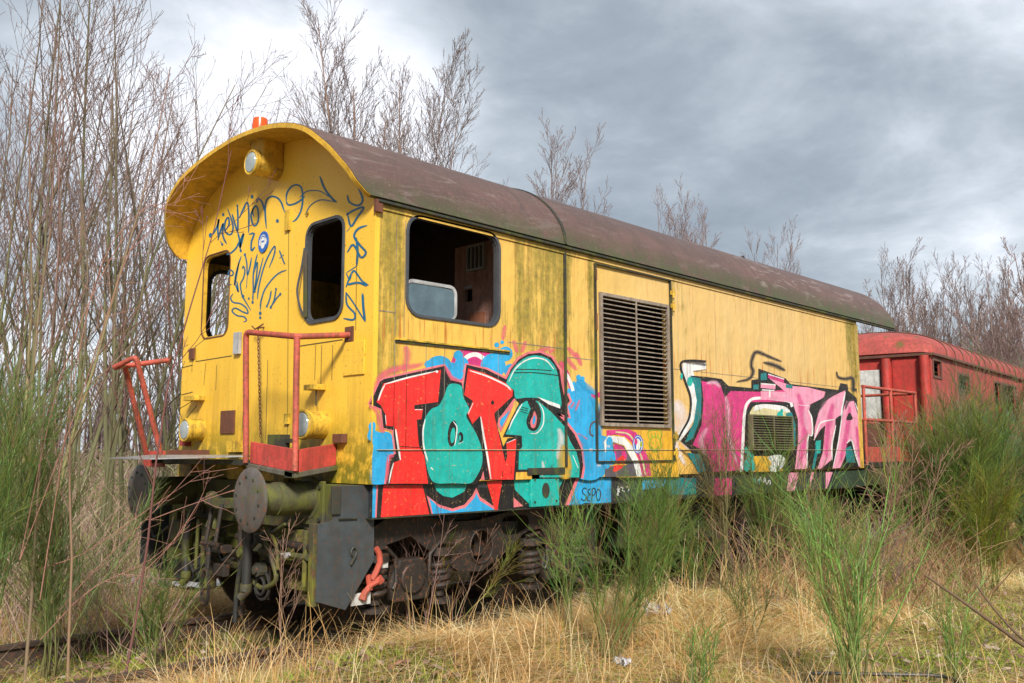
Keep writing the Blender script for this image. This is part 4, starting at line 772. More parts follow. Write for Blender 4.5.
# underframe front: bulkhead, cylinders, pipes, hoses, coupling
P_(MB().box((.02, .2, .40), (.06, 2.7, .815)), 'lower_bulkhead', 'mossy2', bevel=.004)
P_(MB().box((-.05, .25, .60), (.0, 2.7, .68)).box((-.06, .24, .44), (-.01, 2.2, .50)), 'cross_member', 'moss', bevel=.005)
for i, (y0, y1, z0, z1, x, mt) in enumerate([(2.15, 2.55, .30, .72, -.18, 'plate'), (2.62, 2.78, .26, .86, -.14, 'mossy2'), (1.9, 2.0, .34, .78, -.22, 'mossy2'), (.62, .78, .36, .74, -.10, 'mossy2'), (1.78, 1.88, .30, .70, -.28, 'moss'), (1.0, 1.15, .42, .72, -.16, 'moss'), (2.2, 2.42, .64, .80, -.30, 'moss'), (1.45, 1.75, .6, .66, -.33, 'axle')]):
    P_(MB().box((x, y0, z0), (x+.10, y1, z1)), 'underframe_bracket', mt, bevel=.006)
P_(MB().tube([(-.30, .28, .665), (-.30, .70, .662), (-.30, .72, .661), (-.30, .9, .66)], [.022, .022, .035, .03], 10), 'brake_pipe', 'moss')
P_(MB().tube([(-.28, .25, .73), (-.27, 1.3, .74)], .028, 10).tube([(-.2, .3, .53), (-.2, 1.5, .55)], .02, 10), 'air_pipe', 'axle'); P_(MB().tube([(-.22, .3, .60), (-.22, 2.1, .61)], .020, 10), 'air_pipe', 'mossy2')
P_(MB().tube([(-.31, .50, .665), (-.345, .50, .665)], .02, 8).tube([(-.33, .46, .672), (-.33, .58, .668)], .008, 6), 'shutoff_tap', 'alu')
def hose(pp, x, r, name='brake_hose', mat='hose', fit=True):
    P = []
    for i, p in enumerate(pp): y, z = FR(p[0], p[1], x-(p[2] if len(p) > 2 else 0)); P.append((x-(p[2] if len(p) > 2 else 0), y, z))
    V = [Vector(p) for p in P]; out = []
    for i in range(len(V)-1):
        p0 = V[i-1] if i else V[0]*2-V[1]; p3 = V[i+2] if i+2 < len(V) else V[-1]*2-V[-2]
        for t in (0, .25, .5, .75): out.append(.5*((2*V[i])+(V[i+1]-p0)*t+(2*p0-5*V[i]+4*V[i+1]-p3)*t*t+(-p0+3*V[i]-3*V[i+1]+p3)*t**3))
    out.append(V[-1]); h_ = P_(MB().tube(out, r, 10), name, mat, smooth=True)
    if fit:
        e = out[-1]; d = (out[-1]-out[-3]).normalized(); P_(MB().tube([e-d*.03, e+d*.02, e+d*.03, e+d*.07+Vector((-.03, .03, 0))], [r*1.25, r*1.3, r*.9, r*.9], 10), 'hose_coupling', 'moss', h_, smooth=True)
hose([(220, 500), (205, 500), (192, 512), (186, 540), (186, 575)], -.35, .032)
hose([(249, 528), (247.5, 555), (246, 588)], -.42, .034)
hose([(258, 540), (243, 560), (237, 590), (235, 622)], -.40, .018, 'hanging_cable', 'hose', False)
hose([(241, 520), (241, 570), (243, 600), (241, 615)], -.36, .022, 'hanging_pipe', 'axle', False)
hose([(262, 532), (272, 560), (276, 580), (262, 588), (252, 580)], -.33, .018, 'looped_hose', 'moss', False)
hose([(268, 530), (276, 545), (278, 570)], -.34, .014, 'looped_hose', 'mossy2', False)
hose([(255, 535), (270, 533), (285, 524)], -.34, .012, 'looped_hose', 'hose', False)
for k, (cx_, cy_, r) in enumerate([(262, 585, 10), (260, 586, 6)]):
    q = MB(); y, z = FR(cx_, cy_, -.32-.02*k); q.loop([(-.32-.02*k, y+r*.010*math.cos(a), z+r*.010*math.sin(a)) for a in np.linspace(0, 2*pi, 20, endpoint=False)], .011, 6); P_(q, 'coiled_hose', 'hose', smooth=True)
Rk = random.Random(4)
P_(MB().box((-.16, .26, .40), (-.12, .80, .82)), 'inner_bulkhead', 'mossy2', bevel=.004)
for i in range(16):
    y0 = Rk.uniform(.3, 2.6); z0 = Rk.uniform(.45, .8); x0 = -.2-Rk.uniform(0, .14); kind = i % 4; mt = Rk.choice(['moss', 'axle', 'mossy2', 'hose', 'axle'])
    if kind == 0: P_(MB().tube([(x0, y0, .84), (x0, y0+.01, Rk.uniform(.3, .5))], Rk.uniform(.012, .022), 8), 'pipe_drop', mt)
    elif kind == 1: P_(MB().tube([(x0, y0, z0), (x0-.02, y0+.25, z0-.12), (x0, y0+.45, z0+.02)], .014, 8), 'slack_hose', 'hose', smooth=True)
    elif kind == 2: P_(MB().tube([(x0, y0, z0), (x0-.06, y0, z0), (x0-.061, y0, z0), (x0-.08, y0, z0)], [.05, .05, .03, .03], 12), 'valve_body', mt)
    else: P_(MB().box((x0, y0, z0-.05), (x0+.05, y0+Rk.uniform(.06, .2), z0+.04)), 'small_bracket', mt, bevel=.006)
# draw hook and screw coupling
dk = P_(MB().ext([[(-.10, 1.02), (-.34, 1.02), (-.40, 1.08), (-.44, 1.06), (-.45, .98), (-.38, .94), (-.10, .94)]], sidef, 1.44, 1.51), 'draw_hook', 'moss', bevel=.008)
q = MB()
for yy in (1.40, 1.55): q.tube([(-.36, yy, .98), (-.40, yy, .70)], .016, 8)
q.tube([(-.41, 1.36, .68), (-.41, 1.59, .68)], .022, 8); q.tube([(-.41, 1.475, .70), (-.42, 1.475, .48)], .02, 8)
q.loop([(-.43+.0*a, 1.475+.055*math.cos(a), .36+.13*math.sin(a)) for a in np.linspace(0, 2*pi, 18, endpoint=False)], .015, 6)
P_(q, 'screw_coupling', 'axle', dk, smooth=True)
P_(MB().tube([(-.28, 1.62, .9), (-.33, 1.62, .78)], .05, 12), 'valve_body', 'moss')
# bogies
def bogie(xc):
    b = empty('x', None, None); b.name = 'bogie'; b.location = (0, 0, 0)
    for key in ('label', 'category'):
        if key in b: del b[key]
    attach(b, wag)
    def at(pts): return [(u+xc-1.60, v) for u, v in pts]
    for yy, sg in ((.20, 1), (W-.26, -1)):
        out = [(-.02+.2, .70), (.30, .80), (.62, .83), (.86, .66), (1.1, .50), (1.36, .52), (1.62, .67), (1.90, .70), (2.08, .66), (2.10, .50), (2.15, .41), (2.30, .40), (2.34, .70), (2.44, .66), (2.72, .52), (2.80, .56), (2.80, .68), (2.70, .84), (2.55, .90), (2.3, .91), (1.9, .90), (1.55, .88), (1.25, .82), (1.05, .80), (.75, .90), (.40, .91), (.10, .86)]
        out = [(.30, .52), (.34, .70), (.62, .76), (.86, .60), (1.10, .46), (1.34, .44), (1.62, .58), (1.84, .72), (2.02, .73), (2.08, .66), (2.10, .46), (2.14, .42), (2.32, .42), (2.36, .70), (2.50, .72), (2.58, .50), (2.72, .50), (2.74, .66), (2.66, .84), (2.50, .905), (2.1, .915), (1.7, .90), (1.3, .84), (1.0, .84), (.70, .91), (.40, .90), (.14, .78), (.12, .52)]
        holes = [ell(1.33, .635, .115, .125, 20), rrect(1.56, .70, 1.88, .86, .07)]
        fr = MB().ext([at(out), at(holes[0]), at(holes[1])], sidef, yy, yy+.07)
        fr = P_(fr, 'bogie_frame', 'steel', b, bevel=.012)
        q = MB(); q.loop([(u, yy-.004, v) for u, v in at(ell(1.33, .635, .122, .132, 24))], .010, 6); P_(q, 'hole_rim', 'steel', fr, smooth=True)
        for ax in (.62, 2.22):
            P_(MB().ext([at([(ax-.17, .30), (ax+.17, .30), (ax+.20, .42), (ax+.12, .60), (ax-.12, .60), (ax-.20, .42)])], sidef, yy-.02, yy+.08), 'axle_box', 'steel', b, bevel=.02)
            cx0 = ax+xc-1.60; P_(MB().tube([(cx0, yy-.045, .46), (cx0, yy+.1, .46)] if sg > 0 else [(cx0, yy+.115, .46), (cx0, yy, .46)], .11, 20), 'axle_cover', 'steel', b, smooth=True, bevel=.01)
            for dx in (-.30, .30):
                if (ax < 1) and dx < 0 and xc < 3: pass
                q = MB(); cx = cx0+dx
                pts = [(cx+.075*math.cos(a), yy+.04+.075*math.sin(a), .35+.22*a/(2*pi*4.5)) for a in np.linspace(0, 2*pi*4.5, 90)]
                q.tube(pts, .025, 8); sp_ = P_(q, 'coil_spring', 'steel', b, smooth=True)
                P_(MB().tube([(cx, yy+.04, .60), (cx, yy+.04, .66)], .11, 16).tube([(cx, yy+.04, .25), (cx, yy+.04, .285)], .12, 16).tube([(cx, yy+.04, .30), (cx, yy+.04, .60)], .05, 10), 'spring_seat', 'steel', sp_)
                q = MB(); sx = -1 if dx > 0 else 1
                q.tube([(cx-.10*sx, yy-.03, .68), (cx+.05*sx, yy-.03, .70), (cx+.14*sx, yy-.03, .62), (cx+.15*sx, yy-.03, .45), (cx+.12*sx, yy-.03, .40)], .016, 8); P_(q, 'spring_link', 'steel', b, smooth=True)
    for ax in (.62, 2.22):
        cx = ax+xc-1.60; w_ = P_(MB().tube([(cx, .25, .46), (cx, W-.25, .46)], .08, 16), 'axle', 'axle', b)
        for yy, s_ in ((.66, 1), (W-.66, -1)):
            P_(MB().tube([(cx, yy, .46), (cx, yy+s_*.01, .46), (cx, yy+s_*.085, .46), (cx, yy+s_*.087, .46), (cx, yy+s_*.12, .46)], [.455, .46, .465, .49, .49], 40), 'wheel', 'axle', w_, smooth=True)
    P_(MB().box((xc-.25, .3, .55), (xc+.25, W-.3, .80)), 'bolster', 'axle', b)
bogie(1.50); bogie(6.6)
P_(MB().box((.05, .30, .84), (9.6, W-.30, 1.14)), 'underframe', 'axle')
P_(MB().box((3.2, .35, .45), (4.9, 1.1, .83)), 'fuel_tank', 'trimdark', bevel=.02)
# red chain hanging on the corner plate
q = MB()
def sp(px, py, y=.16): u_, v_ = S(px, py, y); return (u_, y, v_)
q.tube([sp(376, 548, .12), sp(379, 553, .12), sp(380, 562, .12), sp(376, 572, .12), sp(372, 580, .12)], .022, 8); q.tube([sp(379, 580, .11), sp(371, 585, .11), sp(365, 592, .11), sp(362, 600, .11)], [.026, .02, .022, .03], 8)
q.tube([sp(378, 578, .11), sp(381, 582, .11)], .03, 8); q.tube([sp(368, 575, .12), sp(370, 590, .12)], .02, 8)
ch = P_(q, 'safety_chain', 'chain', smooth=True); u0, v0 = S(381, 561, .17); P_(MB().box((u0-.04, .15, v0-.05), (u0+.05, .17, v0+.05)), 'white_block', 'white', ch, bevel=.004); u0, v0 = S(363, 600, .13); P_(MB().box((u0-.10, .125, v0-.03), (u0+.06, .135, v0+.05)), 'white_tab', 'white', ch)
# rear platform and railing
rp = P_(MB().box((L+.045, .02, 1.16), (9.62, W-.02, 1.22)), 'rear_platform', 'trimdark')
P_(MB().box((L+.17, .005, 1.23), (9.45, .03, 1.43)), 'kick_plate', 'red', rp, bevel=.004); P_(MB().box((L+.05, .03, .93), (9.6, .15, 1.155)), 'rear_sill', 'moss', rp)
rl = pipe([(L+.16, .0, 1.2), (L+.16, .0, 2.22)], 'rear_handrail'); 
for x in (8.83, 9.70): pipe([(x, 0, 1.23), (x, 0, 2.22)], 'rail_post', parent=rl)
for z in (2.225, 1.79): pipe([(L+.13, 0, z), (9.72, 0, z-.01)], 'rail_bar', parent=rl)
for z in (2.14, 1.73): pipe([(L+.13, .10, z), (8.9, .55, z)], 'rail_bar', parent=rl, r=.017)
for y0 in (1.0, 1.9, W): pipe([(9.6, y0, 1.22), (9.6, y0, 2.2)], 'rail_post', parent=rl)
pipe([(9.6, 0.0, 2.2), (9.6, W, 2.2)], 'rail_bar', parent=rl)
for yc in (.575, 2.375): P_(MB().tube([(9.62, yc, 1.05), (9.64, yc, 1.05), (10.15, yc, 1.05), (10.155, yc, 1.05), (10.19, yc, 1.05)], [.13, .11, .11, .22, .22], 24), 'buffer', 'buffer', smooth=True)

# =================================================================== RED COACH
r0 = fw*f+rt*(928-CX)-uu*(350-CY)
c0 = pt(928, 350, 0, 13.5); cyaw = math.radians(5.0); EZ = 3.22; HW = 2.85; CL = 11.3
coach = empty('passenger_coach', 'old red passenger coach with ribbed rounded roof standing beyond the yellow wagon', 'railway coach', (c0[0], c0[1]+HW/2, 0)); coach.rotation_euler = (0, 0, cyaw)
ca_, sa_ = math.cos(cyaw), math.sin(cyaw)
def CB(mb, name, mat, parent=coach, **k):
    o = mb.build(name, M[mat], None, **k); o.parent = parent; return o
y0, y1 = -HW/2, HW/2
cy_end = []
cwin = [(.12, 2.78, .62, 3.06), (1.9, 2.62, 2.7, 2.90), (5.0, 2.1, 5.6, 2.92), (5.75, 2.1, 7.3, 2.92), (8.3, 2.3, 9.2, 2.75), (9.8, 2.3, 10.6, 2.75)]
CB(MB().ext([rect(0, 1.0, CL, EZ), *[rect(*w) for w in cwin]], sidef, y0, y0+.05), 'coach_side', 'coachside')
CB(MB().ext([rect(0, 1.0, CL, EZ)], sidef, y1-.05, y1), 'coach_far_side', 'coachside')
ew = MB().ext([rect(y0+.0, 1.0, y1, EZ)], frontf, -.05, -.001); CB(ew, 'end_wall', 'coach'); CB(MB().box((CL, y0, 1), (CL+.05, y1, EZ)), 'end_wall', 'coach')
CB(MB().box((.2, y0+.06, 1), (CL-.2, y1-.06, 1.1)).box((.4, 0, 1.1), (CL-.4, .05, 3.1)), 'coach_interior', 'dark')
# roof: arched section with domed ends and ribs
def csec(s):   # s 0..1 across
    a = pi*s; return (-math.cos(a)*(HW/2+.05)*(1 if True else 1), math.sin(a)**.75*.56)
V = []; F = []; NS = 22; xs = [-.10, -.05, .05, .25, .5, .8, 1.2]+list(np.arange(2, CL-1, 1.0))+[CL-1.2, CL-.8, CL-.5, CL-.25, CL-.05, CL+.1]
for x in xs:
    e = min(x+.10, CL+.10-x); k = min(1, max(0, e/1.1)); hz = math.sqrt(1-(1-k)**2)*.96+.04; wy = .93+.07*math.sqrt(1-(1-min(1, k*2))**2)
    for i in range(NS+1): yy, zz = csec(i/NS); V.append((x, yy*wy, EZ-.02+zz*hz))
for i in range(len(xs)-1):
    for j in range(NS): a = i*(NS+1)+j; F.append((a, a+1, a+NS+2, a+NS+1))
croof = CB(MB().add(V, F), 'coach_roof', 'coachroof', smooth=True)
q = MB()
for x in np.arange(.95, CL-.3, .62):
    P = []
    for i in range(NS+1): yy, zz = csec(i/NS); P.append((x, yy*1.004, EZ-.012+zz*1.01))
    q.tube(P, .014, 5)
CB(q, 'roof_rib', 'coachrib', croof)
CB(MB().box((-.05, y0-.075, EZ-.075), (CL+.05, y0-.001, EZ-.025)).box((-.12, y0-.05, EZ-.08), (-.051, y1+.05, EZ-.03)), 'rain_gutter', 'coachrib', croof, bevel=.006)
CB(MB().box((1.8, -.3, EZ+.50), (3.0, .1, EZ+.60)), 'roof_vent', 'coachrib', croof, bevel=.01)
CB(MB().box((0, y0-.006, 2.02), (CL, y0-.0005, 2.035)).box((1.6, y0-.005, 1.0), (1.61, y0-.0005, 3.14)).box((4.2, y0-.005, 1.0), (4.21, y0-.0005, 3.14)).box((7.8, y0-.005, 1.0), (7.81, y0-.0005, 3.14)), 'coach_panel_joints', 'coachrib')
for w in cwin[2:]: CB(MB().ext([[(w[0]+.05, w[1]), (w[2]-.1, w[1]), (w[2]-.3, w[1]+.25), (w[0]+.3, w[1]+.2)]], sidef, y0+.02, y0+.025), 'broken_pane', 'pane')
for w in cwin: CB(MB().ext([rect(w[0]-.05, w[1]-.05, w[2]+.05, w[3]+.05), rect(w[0], w[1], w[2], w[3])], sidef, y0-.02, y0+.02), 'coach_window', 'coachrib', bevel=.004)
CB(MB().tube([(-.12, y0+.09, 1.0), (-.12, y0+.09, EZ-.08)], .085, 14), 'corner_pillar', 'coach', smooth=True); CB(MB().tube([(-.12, y0+.78, 1.0), (-.12, y0+.78, EZ-.10)], .085, 14), 'corner_pillar', 'coach', smooth=True)
CB(MB().box((-.065, y0+.16, 1.05), (-.051, y0+.68, EZ-.12)), 'end_panel', 'coach', bevel=.004)
CB(MB().box((-.062, y0, 1.0), (-.0515, y1, 1.90)), 'rusty_lower_panel', 'coachrib')
q = MB()
for z in np.arange(1.2, 3.1, .11):
    for yy in (y0+.20, y0+.64): q.tube([(-.07, yy, z), (-.065, yy, z)], .010, 5)
CB(q, 'panel_rivets', 'coachrib')
CB(MB().box((-.10, -.52, 1.98), (-.052, .25, 2.92)), 'white_end_door', 'white', bevel=.01)
CB(MB().box((.1, y0+.1, .6), (CL-.1, y1-.1, .99)), 'coach_underframe', 'axle'); 
for x in (1.6, 3.6, 7.6, 9.6): CB(MB().tube([(x, y0+.62, .46), (x, y0+.74, .46)], .46, 30).tube([(x, y1-.74, .46), (x, y1-.62, .46)], .46, 30).tube([(x, y0+.7, .46), (x, y1-.7, .46)], .07, 12), 'wheelset', 'axle')
for yc in (-.875, .875): CB(MB().tube([(-.06, yc, 1.05), (-.55, yc, 1.05), (-.555, yc, 1.05), (-.6, yc, 1.05)], [.11, .11, .22, .22], 24), 'buffer', 'buffer', smooth=True)

# =================================================================== TRACK
def railmesh(y, x0, x1):
    pr = [(-.07, -.15), (.07, -.15), (.07, -.135), (.012, -.11), (.010, -.04), (.036, -.03), (.036, -.003), (.026, 0), (-.026, 0), (-.036, -.003), (-.036, -.03), (-.010, -.04), (-.012, -.11), (-.07, -.135)]
    V = []; F = []; xs = np.linspace(x0, x1, 30); k = len(pr)
    for x in xs:
        sh = .0 if x < 8 else (x-8)**2*.0055
        for a, b in pr: V.append((x, y+a+sh, b))
    for i in range(len(xs)-1):
        for j in range(k): F.append((i*k+j, i*k+(j+1) % k, (i+1)*k+(j+1) % k, (i+1)*k+j))
    F += [tuple(range(k)), tuple((len(xs)-1)*k+j for j in range(k))[::-1]]; return MB().add(V, F)
tag(railmesh(.757, -14, 30).build('rail', M['rail'], None), 'rusty steel rail nearer the camera, half buried in dry grass', 'rail')
tag(railmesh(2.193, -14, 30).build('rail', M['rail'], None), 'rusty rail on the far side of the track, bare to the left of the wagon', 'rail')
slp = None
for i, x in enumerate(np.arange(-5.2, 1.0, .65)):
    s_ = MB().box((x-.12, .1, -.27), (x+.12, 2.85, -.148)).build('sleeper', M['wood'], None, bevel=.015)
    tag(s_, 'weathered wooden sleeper sunk in the grass under the two rails ahead of the wagon', 'sleeper', 'wooden sleepers under the rails')

# =================================================================== GROUND
def hn(x, y): return .035*np.sin(x*1.1+1)*np.cos(y*.9)+.03*np.sin(x*.37-y*.53+2)+.02*np.sin(x*2.3+y*1.7)
def gz(x, y):
    x = np.asarray(x, float); y = np.asarray(y, float)
    z = -.13+hn(x, y)*.8
    z = z+.22*np.exp(-((y+.42)/.50)**2)*(1-.35*np.exp(-((x-1.0)/1.0)**2))*(x > -1.5)*1.0
    tr = 1/(1+np.exp(-(y-.0)*8))*1/(1+np.exp((y-2.95)*8)); z = z*(1-tr)+(-.16)*tr
    z = z+np.clip((y-6)*.012, 0, .35)+np.where(y > 6, .05*np.sin(x*.7)*np.sin(y*.6), 0)
    z = z+.035*np.sin(x*4.1+np.sin(y*3.0))*np.sin(y*3.7+1.3*np.sin(x*2.2))*(y < .1)
    d = np.hypot(x-4, y); k = np.clip((d-60)/60, 0, 1); return z*(1-k)+(-.1)*k
def axisx(lo, hi, n1, far): 
    a = np.linspace(lo, hi, n1); e = np.array([1.5, 4, 9, 18, 35, 70, 140, 280, 560])*far
    return np.concatenate([lo-e[::-1], a, hi+e])
gx = axisx(-8, 20, 180, 1); gy = axisx(-8, 14, 150, 1); X, Y = np.meshgrid(gx, gy, indexing='ij'); Z = gz(X, Y)
V = np.stack([X, Y, Z], -1).reshape(-1, 3); idx = np.arange(X.size).reshape(X.shape)
Q = np.stack([idx[:-1, :-1], idx[1:, :-1], idx[1:, 1:], idx[:-1, 1:]], -1).reshape(-1, 4)
t = NT('moss_and_litter_ground'); n1 = t.noise((1, 1, 1), .9, 6, .6); n2 = t.noise((1, 1, 1), 9, 7, .7); n3 = t.noise((1, 1, 1), 40, 4, .7)
c = t.mix(t.ramp(n1, [(.42, 0), (.58, 1)]), (.20, .135, .07), (.12, .14, .03)); c = t.mix(t.ramp(n2, [(.4, 0), (.66, .8)]), c, (.30, .21, .11)); c = t.mix(t.ramp(n3, [(.5, 0), (.7, .7)]), c, (.045, .03, .018))
far_ = t.mapr(t.xyz(1), 4.0, 7.0); c = t.mix(t.math('MULTIPLY', far_, t.ramp(n2, [(.3, .4), (.6, .9)])), c, (.26, .17, .135))
t.bump(t.math('ADD', n2, n3), .05, .8); t.done(c, .9)
g_ = np_object('ground', V, Q, np.zeros((len(V), 3)), t.m); tag(g_, None, None, None, 'structure')

# =================================================================== GRASS
def fbm(x, y, s=1.0, ph=0):
    return (np.sin(x*1.7*s+ph)+np.sin(y*1.3*s+1.3*ph+x*.6*s)+np.sin((x+y)*2.9*s+ph*2)*.6+np.sin((x-y*1.4)*4.3*s+ph)*.4)/3.0
def blades(N, pos, h, L_, w, colour, K=4, lean=None, droop=1.0, jitter=.9):
    x, y = pos; z = gz(x, y)-.01
    th_ = (lean if lean is not None else 0)+rng.normal(0, jitter, N)
    dx, dy = np.cos(th_), np.sin(th_); tt = np.linspace(0, 1, K+1)
    curl = rng.normal(0, .8, N)
    V = np.empty((N, K+1, 2, 3)); pa = rng.uniform(0, pi, N); wx, wy = np.cos(pa), np.sin(pa)
    for k, t_ in enumerate(tt):
        a = curl*t_; ox = (dx*np.cos(a)-dy*np.sin(a))*L_*t_*(.4+.6*t_); oy = (dx*np.sin(a)+dy*np.cos(a))*L_*t_*(.4+.6*t_)
        zz = h*(t_*(1+droop*.9)-droop*.95*t_*t_)
        ww = w*(1-.75*t_)*.5
        V[:, k, 0] = np.stack([x+ox-wx*ww, y+oy-wy*ww, z+zz], -1); V[:, k, 1] = np.stack([x+ox+wx*ww, y+oy+wy*ww, z+zz], -1)
    i = np.arange(N)[:, None]*(K+1)*2+np.arange(K)[None, :]*2
    Q = np.stack([i, i+1, i+3, i+2], -1).reshape(-1, 4)
    C = np.repeat(colour, (K+1)*2, 0); return V.reshape(-1, 3), Q, C
def scatter(N, z0, z1, power=1.6, wid=.64):
    u = rng.random(N); Zd = (z0**(-power+1)+(z1**(-power+1)-z0**(-power+1))*u)**(1/(-power+1)) if power != 1 else z0*(z1/z0)**u
    s = rng.uniform(-wid, wid, N); x = CAM[0]+fh[0]*Zd+rt[0]*s*Zd; y = CAM[1]+fh[1]*Zd+rt[1]*s*Zd; return x, y, Zd
def keepmask(x, y, Zd):
    under = (y > .15) & (y < 2.9) & (x > .2) & (x < 10)
    return ~under
MOSS = [((365, 675), .38), ((420, 668), .3), ((590, 672), .40), ((650, 680), .35), ((720, 676), .3), ((940, 640), .6), ((1000, 660), .7), ((170, 650), .35), ((230, 655), .3), ((560, 600), .22)]
def mossy(x, y):   # where only short live growth stands
    m1 = np.exp(-(((x-5.2)/1.9)**2+((y+2.6)/1.0)**2)); m2 = np.exp(-(((x+1.2)/1.3)**2+((y-1.4)/.6)**2)); m3 = np.exp(-(((x-1.0)/1.6)**2+((y+1.45)/.35)**2)); m4 = np.exp(-(((x-2.6)/1.0)**2+((y+1.9)/.5)**2))
    e = 0
    for (px, py), r_ in MOSS: q = G(px, py, .05); e = e+np.exp(-(((x-q[0])**2+(y-q[1])**2)/r_**2))
    return np.clip(1.2*m1+.85*m2+.95*e+.5*m4, 0, 1)
N = 230000; x, y, Zd = scatter(N, 4.2, 20, 1.5)
k = keepmask(x, y, Zd) & (rng.random(N) > .86*mossy(x, y)+.18*(fbm(x, y, 1.2, 3) > .45)) & ~((y > 5.5) & (rng.random(N) < .55))
x, y, Zd = x[k], y[k], Zd[k]; N = len(x)
railgap = (np.exp(-((y-2.1)/.28)**2)*(x < .1)+.7*np.exp(-((y-.72)/.18)**2)*(x < -.3))
tus = np.clip(.55+.7*fbm(x, y, 1.6, 1), .12, 1.25)*(1-.8*railgap)*(1-.55*((y > .1) & (y < 2.95) & (x < .3)))*(1+.5*((x > 7) & (y < .5)))
h = tus*rng.uniform(.02, .20, N)*np.where((x > 2.2) & (y > -1.3) & (y < .2), 1.7, 1); L_ = rng.uniform(.2, .7, N)*(1-.6*railgap); w = .0036+.00042*Zd
ln = fbm(x, y, 1.1, 2)*4.0+2.6
base = np.array([(.76, .50, .22), (.86, .63, .33), (.64, .37, .14), (.90, .75, .46), (.42, .24, .12), (.44, .42, .10)]); pr = [.27, .25, .2, .12, .1, .06]
ci = rng.choice(6, N, p=pr); C = base[ci]*rng.uniform(.75, 1.3, (N, 1)); C *= (1.1+.3*fbm(x, y, .7, 5))[:, None]; C = np.clip(C, 0, .9)
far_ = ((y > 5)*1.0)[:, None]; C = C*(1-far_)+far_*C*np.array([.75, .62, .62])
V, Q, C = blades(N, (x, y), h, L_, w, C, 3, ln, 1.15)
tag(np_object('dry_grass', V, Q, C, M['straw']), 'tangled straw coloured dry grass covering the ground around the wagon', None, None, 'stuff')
# upright dry stalks
N = 7000; x, y, Zd = scatter(N, 4.6, 16, 1.6); k = keepmask(x, y, Zd) & (rng.random(N) > .9*mossy(x, y)); x, y, Zd = x[k], y[k], Zd[k]; N = len(x)
ci = rng.choice(4, N); C = base[ci]*rng.uniform(.8, 1.2, (N, 1))
sm_ = np.where((x > 2.6) & (y < .3) & (y > -1.6), 1.5, 1.0)
V, Q, C = blades(N, (x, y), rng.uniform(.18, .5, N)*sm_*np.where((y > .0) & (y < 3), .5, 1), rng.uniform(.05, .3, N), .003+.0003*Zd, C, 4, None, .35, 2)
tag(np_object('dry_stalks', V, Q, C, M['straw']), 'thin upright dry stalks standing out of the flattened grass', None, None, 'stuff')
# short green grass and moss tufts
N = 120000; x, y, Zd = scatter(N, 4.2, 15, 1.7); mm = np.clip(mossy(x, y)+.28*(fbm(x, y, 1.5, 7) > .25)+.06, 0, 1); k = keepmask(x, y, Zd) & (rng.random(N) < mm); x, y, Zd = x[k], y[k], Zd[k]; N = len(x)
gb = np.array([(.27, .36, .04), (.38, .44, .06), (.18, .27, .04), (.46, .44, .14)]); C = gb[rng.choice(4, N, p=[.35, .3, .2, .15])]*rng.uniform(.7, 1.2, (N, 1))
V, Q, C = blades(N, (x, y), rng.uniform(.02, .10, N), rng.uniform(.02, .12, N), .004+.0005*Zd, C, 3, None, .7, 3)
tag(np_object('green_grass', V, Q, C, M['ggrass']), 'short yellow-green grass and moss showing in the low bare patches', None, None, 'stuff')
# leaf litter
N = 34000; x, y, Zd = scatter(N, 4.5, 28, 1.2); k = keepmask(x, y, Zd) & ((mossy(x, y) > .3) | (y > 4.5)); x, y, Zd = x[k], y[k], Zd[k]; N = len(x)
s_ = rng.uniform(.012, .035, N)*(1+Zd*.02); z = gz(x, y)+rng.uniform(.0, .05, N); a = rng.uniform(0, 2*pi, N); tl_ = rng.uniform(-.5, .5, (N, 2)); V = np.empty((N, 4, 3))
for j, (p_, q_) in enumerate(((-1, 0), (0, -.6), (1, 0), (0, .6))):
    u_ = (p_*np.cos(a)-q_*np.sin(a))*s_; v_ = (p_*np.sin(a)+q_*np.cos(a))*s_; V[:, j] = np.stack([x+u_, y+v_, z+u_*tl_[:, 0]+v_*tl_[:, 1]+.012], -1)
lb = np.array([(.34, .20, .15), (.46, .31, .25), (.26, .15, .10), (.56, .44, .36), (.42, .23, .17)]); C = np.repeat(lb[rng.choice(5, N)]*rng.uniform(.7, 1.2, (N, 1)), 4, 0)
tag(np_object('leaf_litter', V.reshape(-1, 3), np.arange(N*4).reshape(-1, 4), C, M['straw']), 'fallen brown leaves scattered on the ground', None, None, 'stuff')

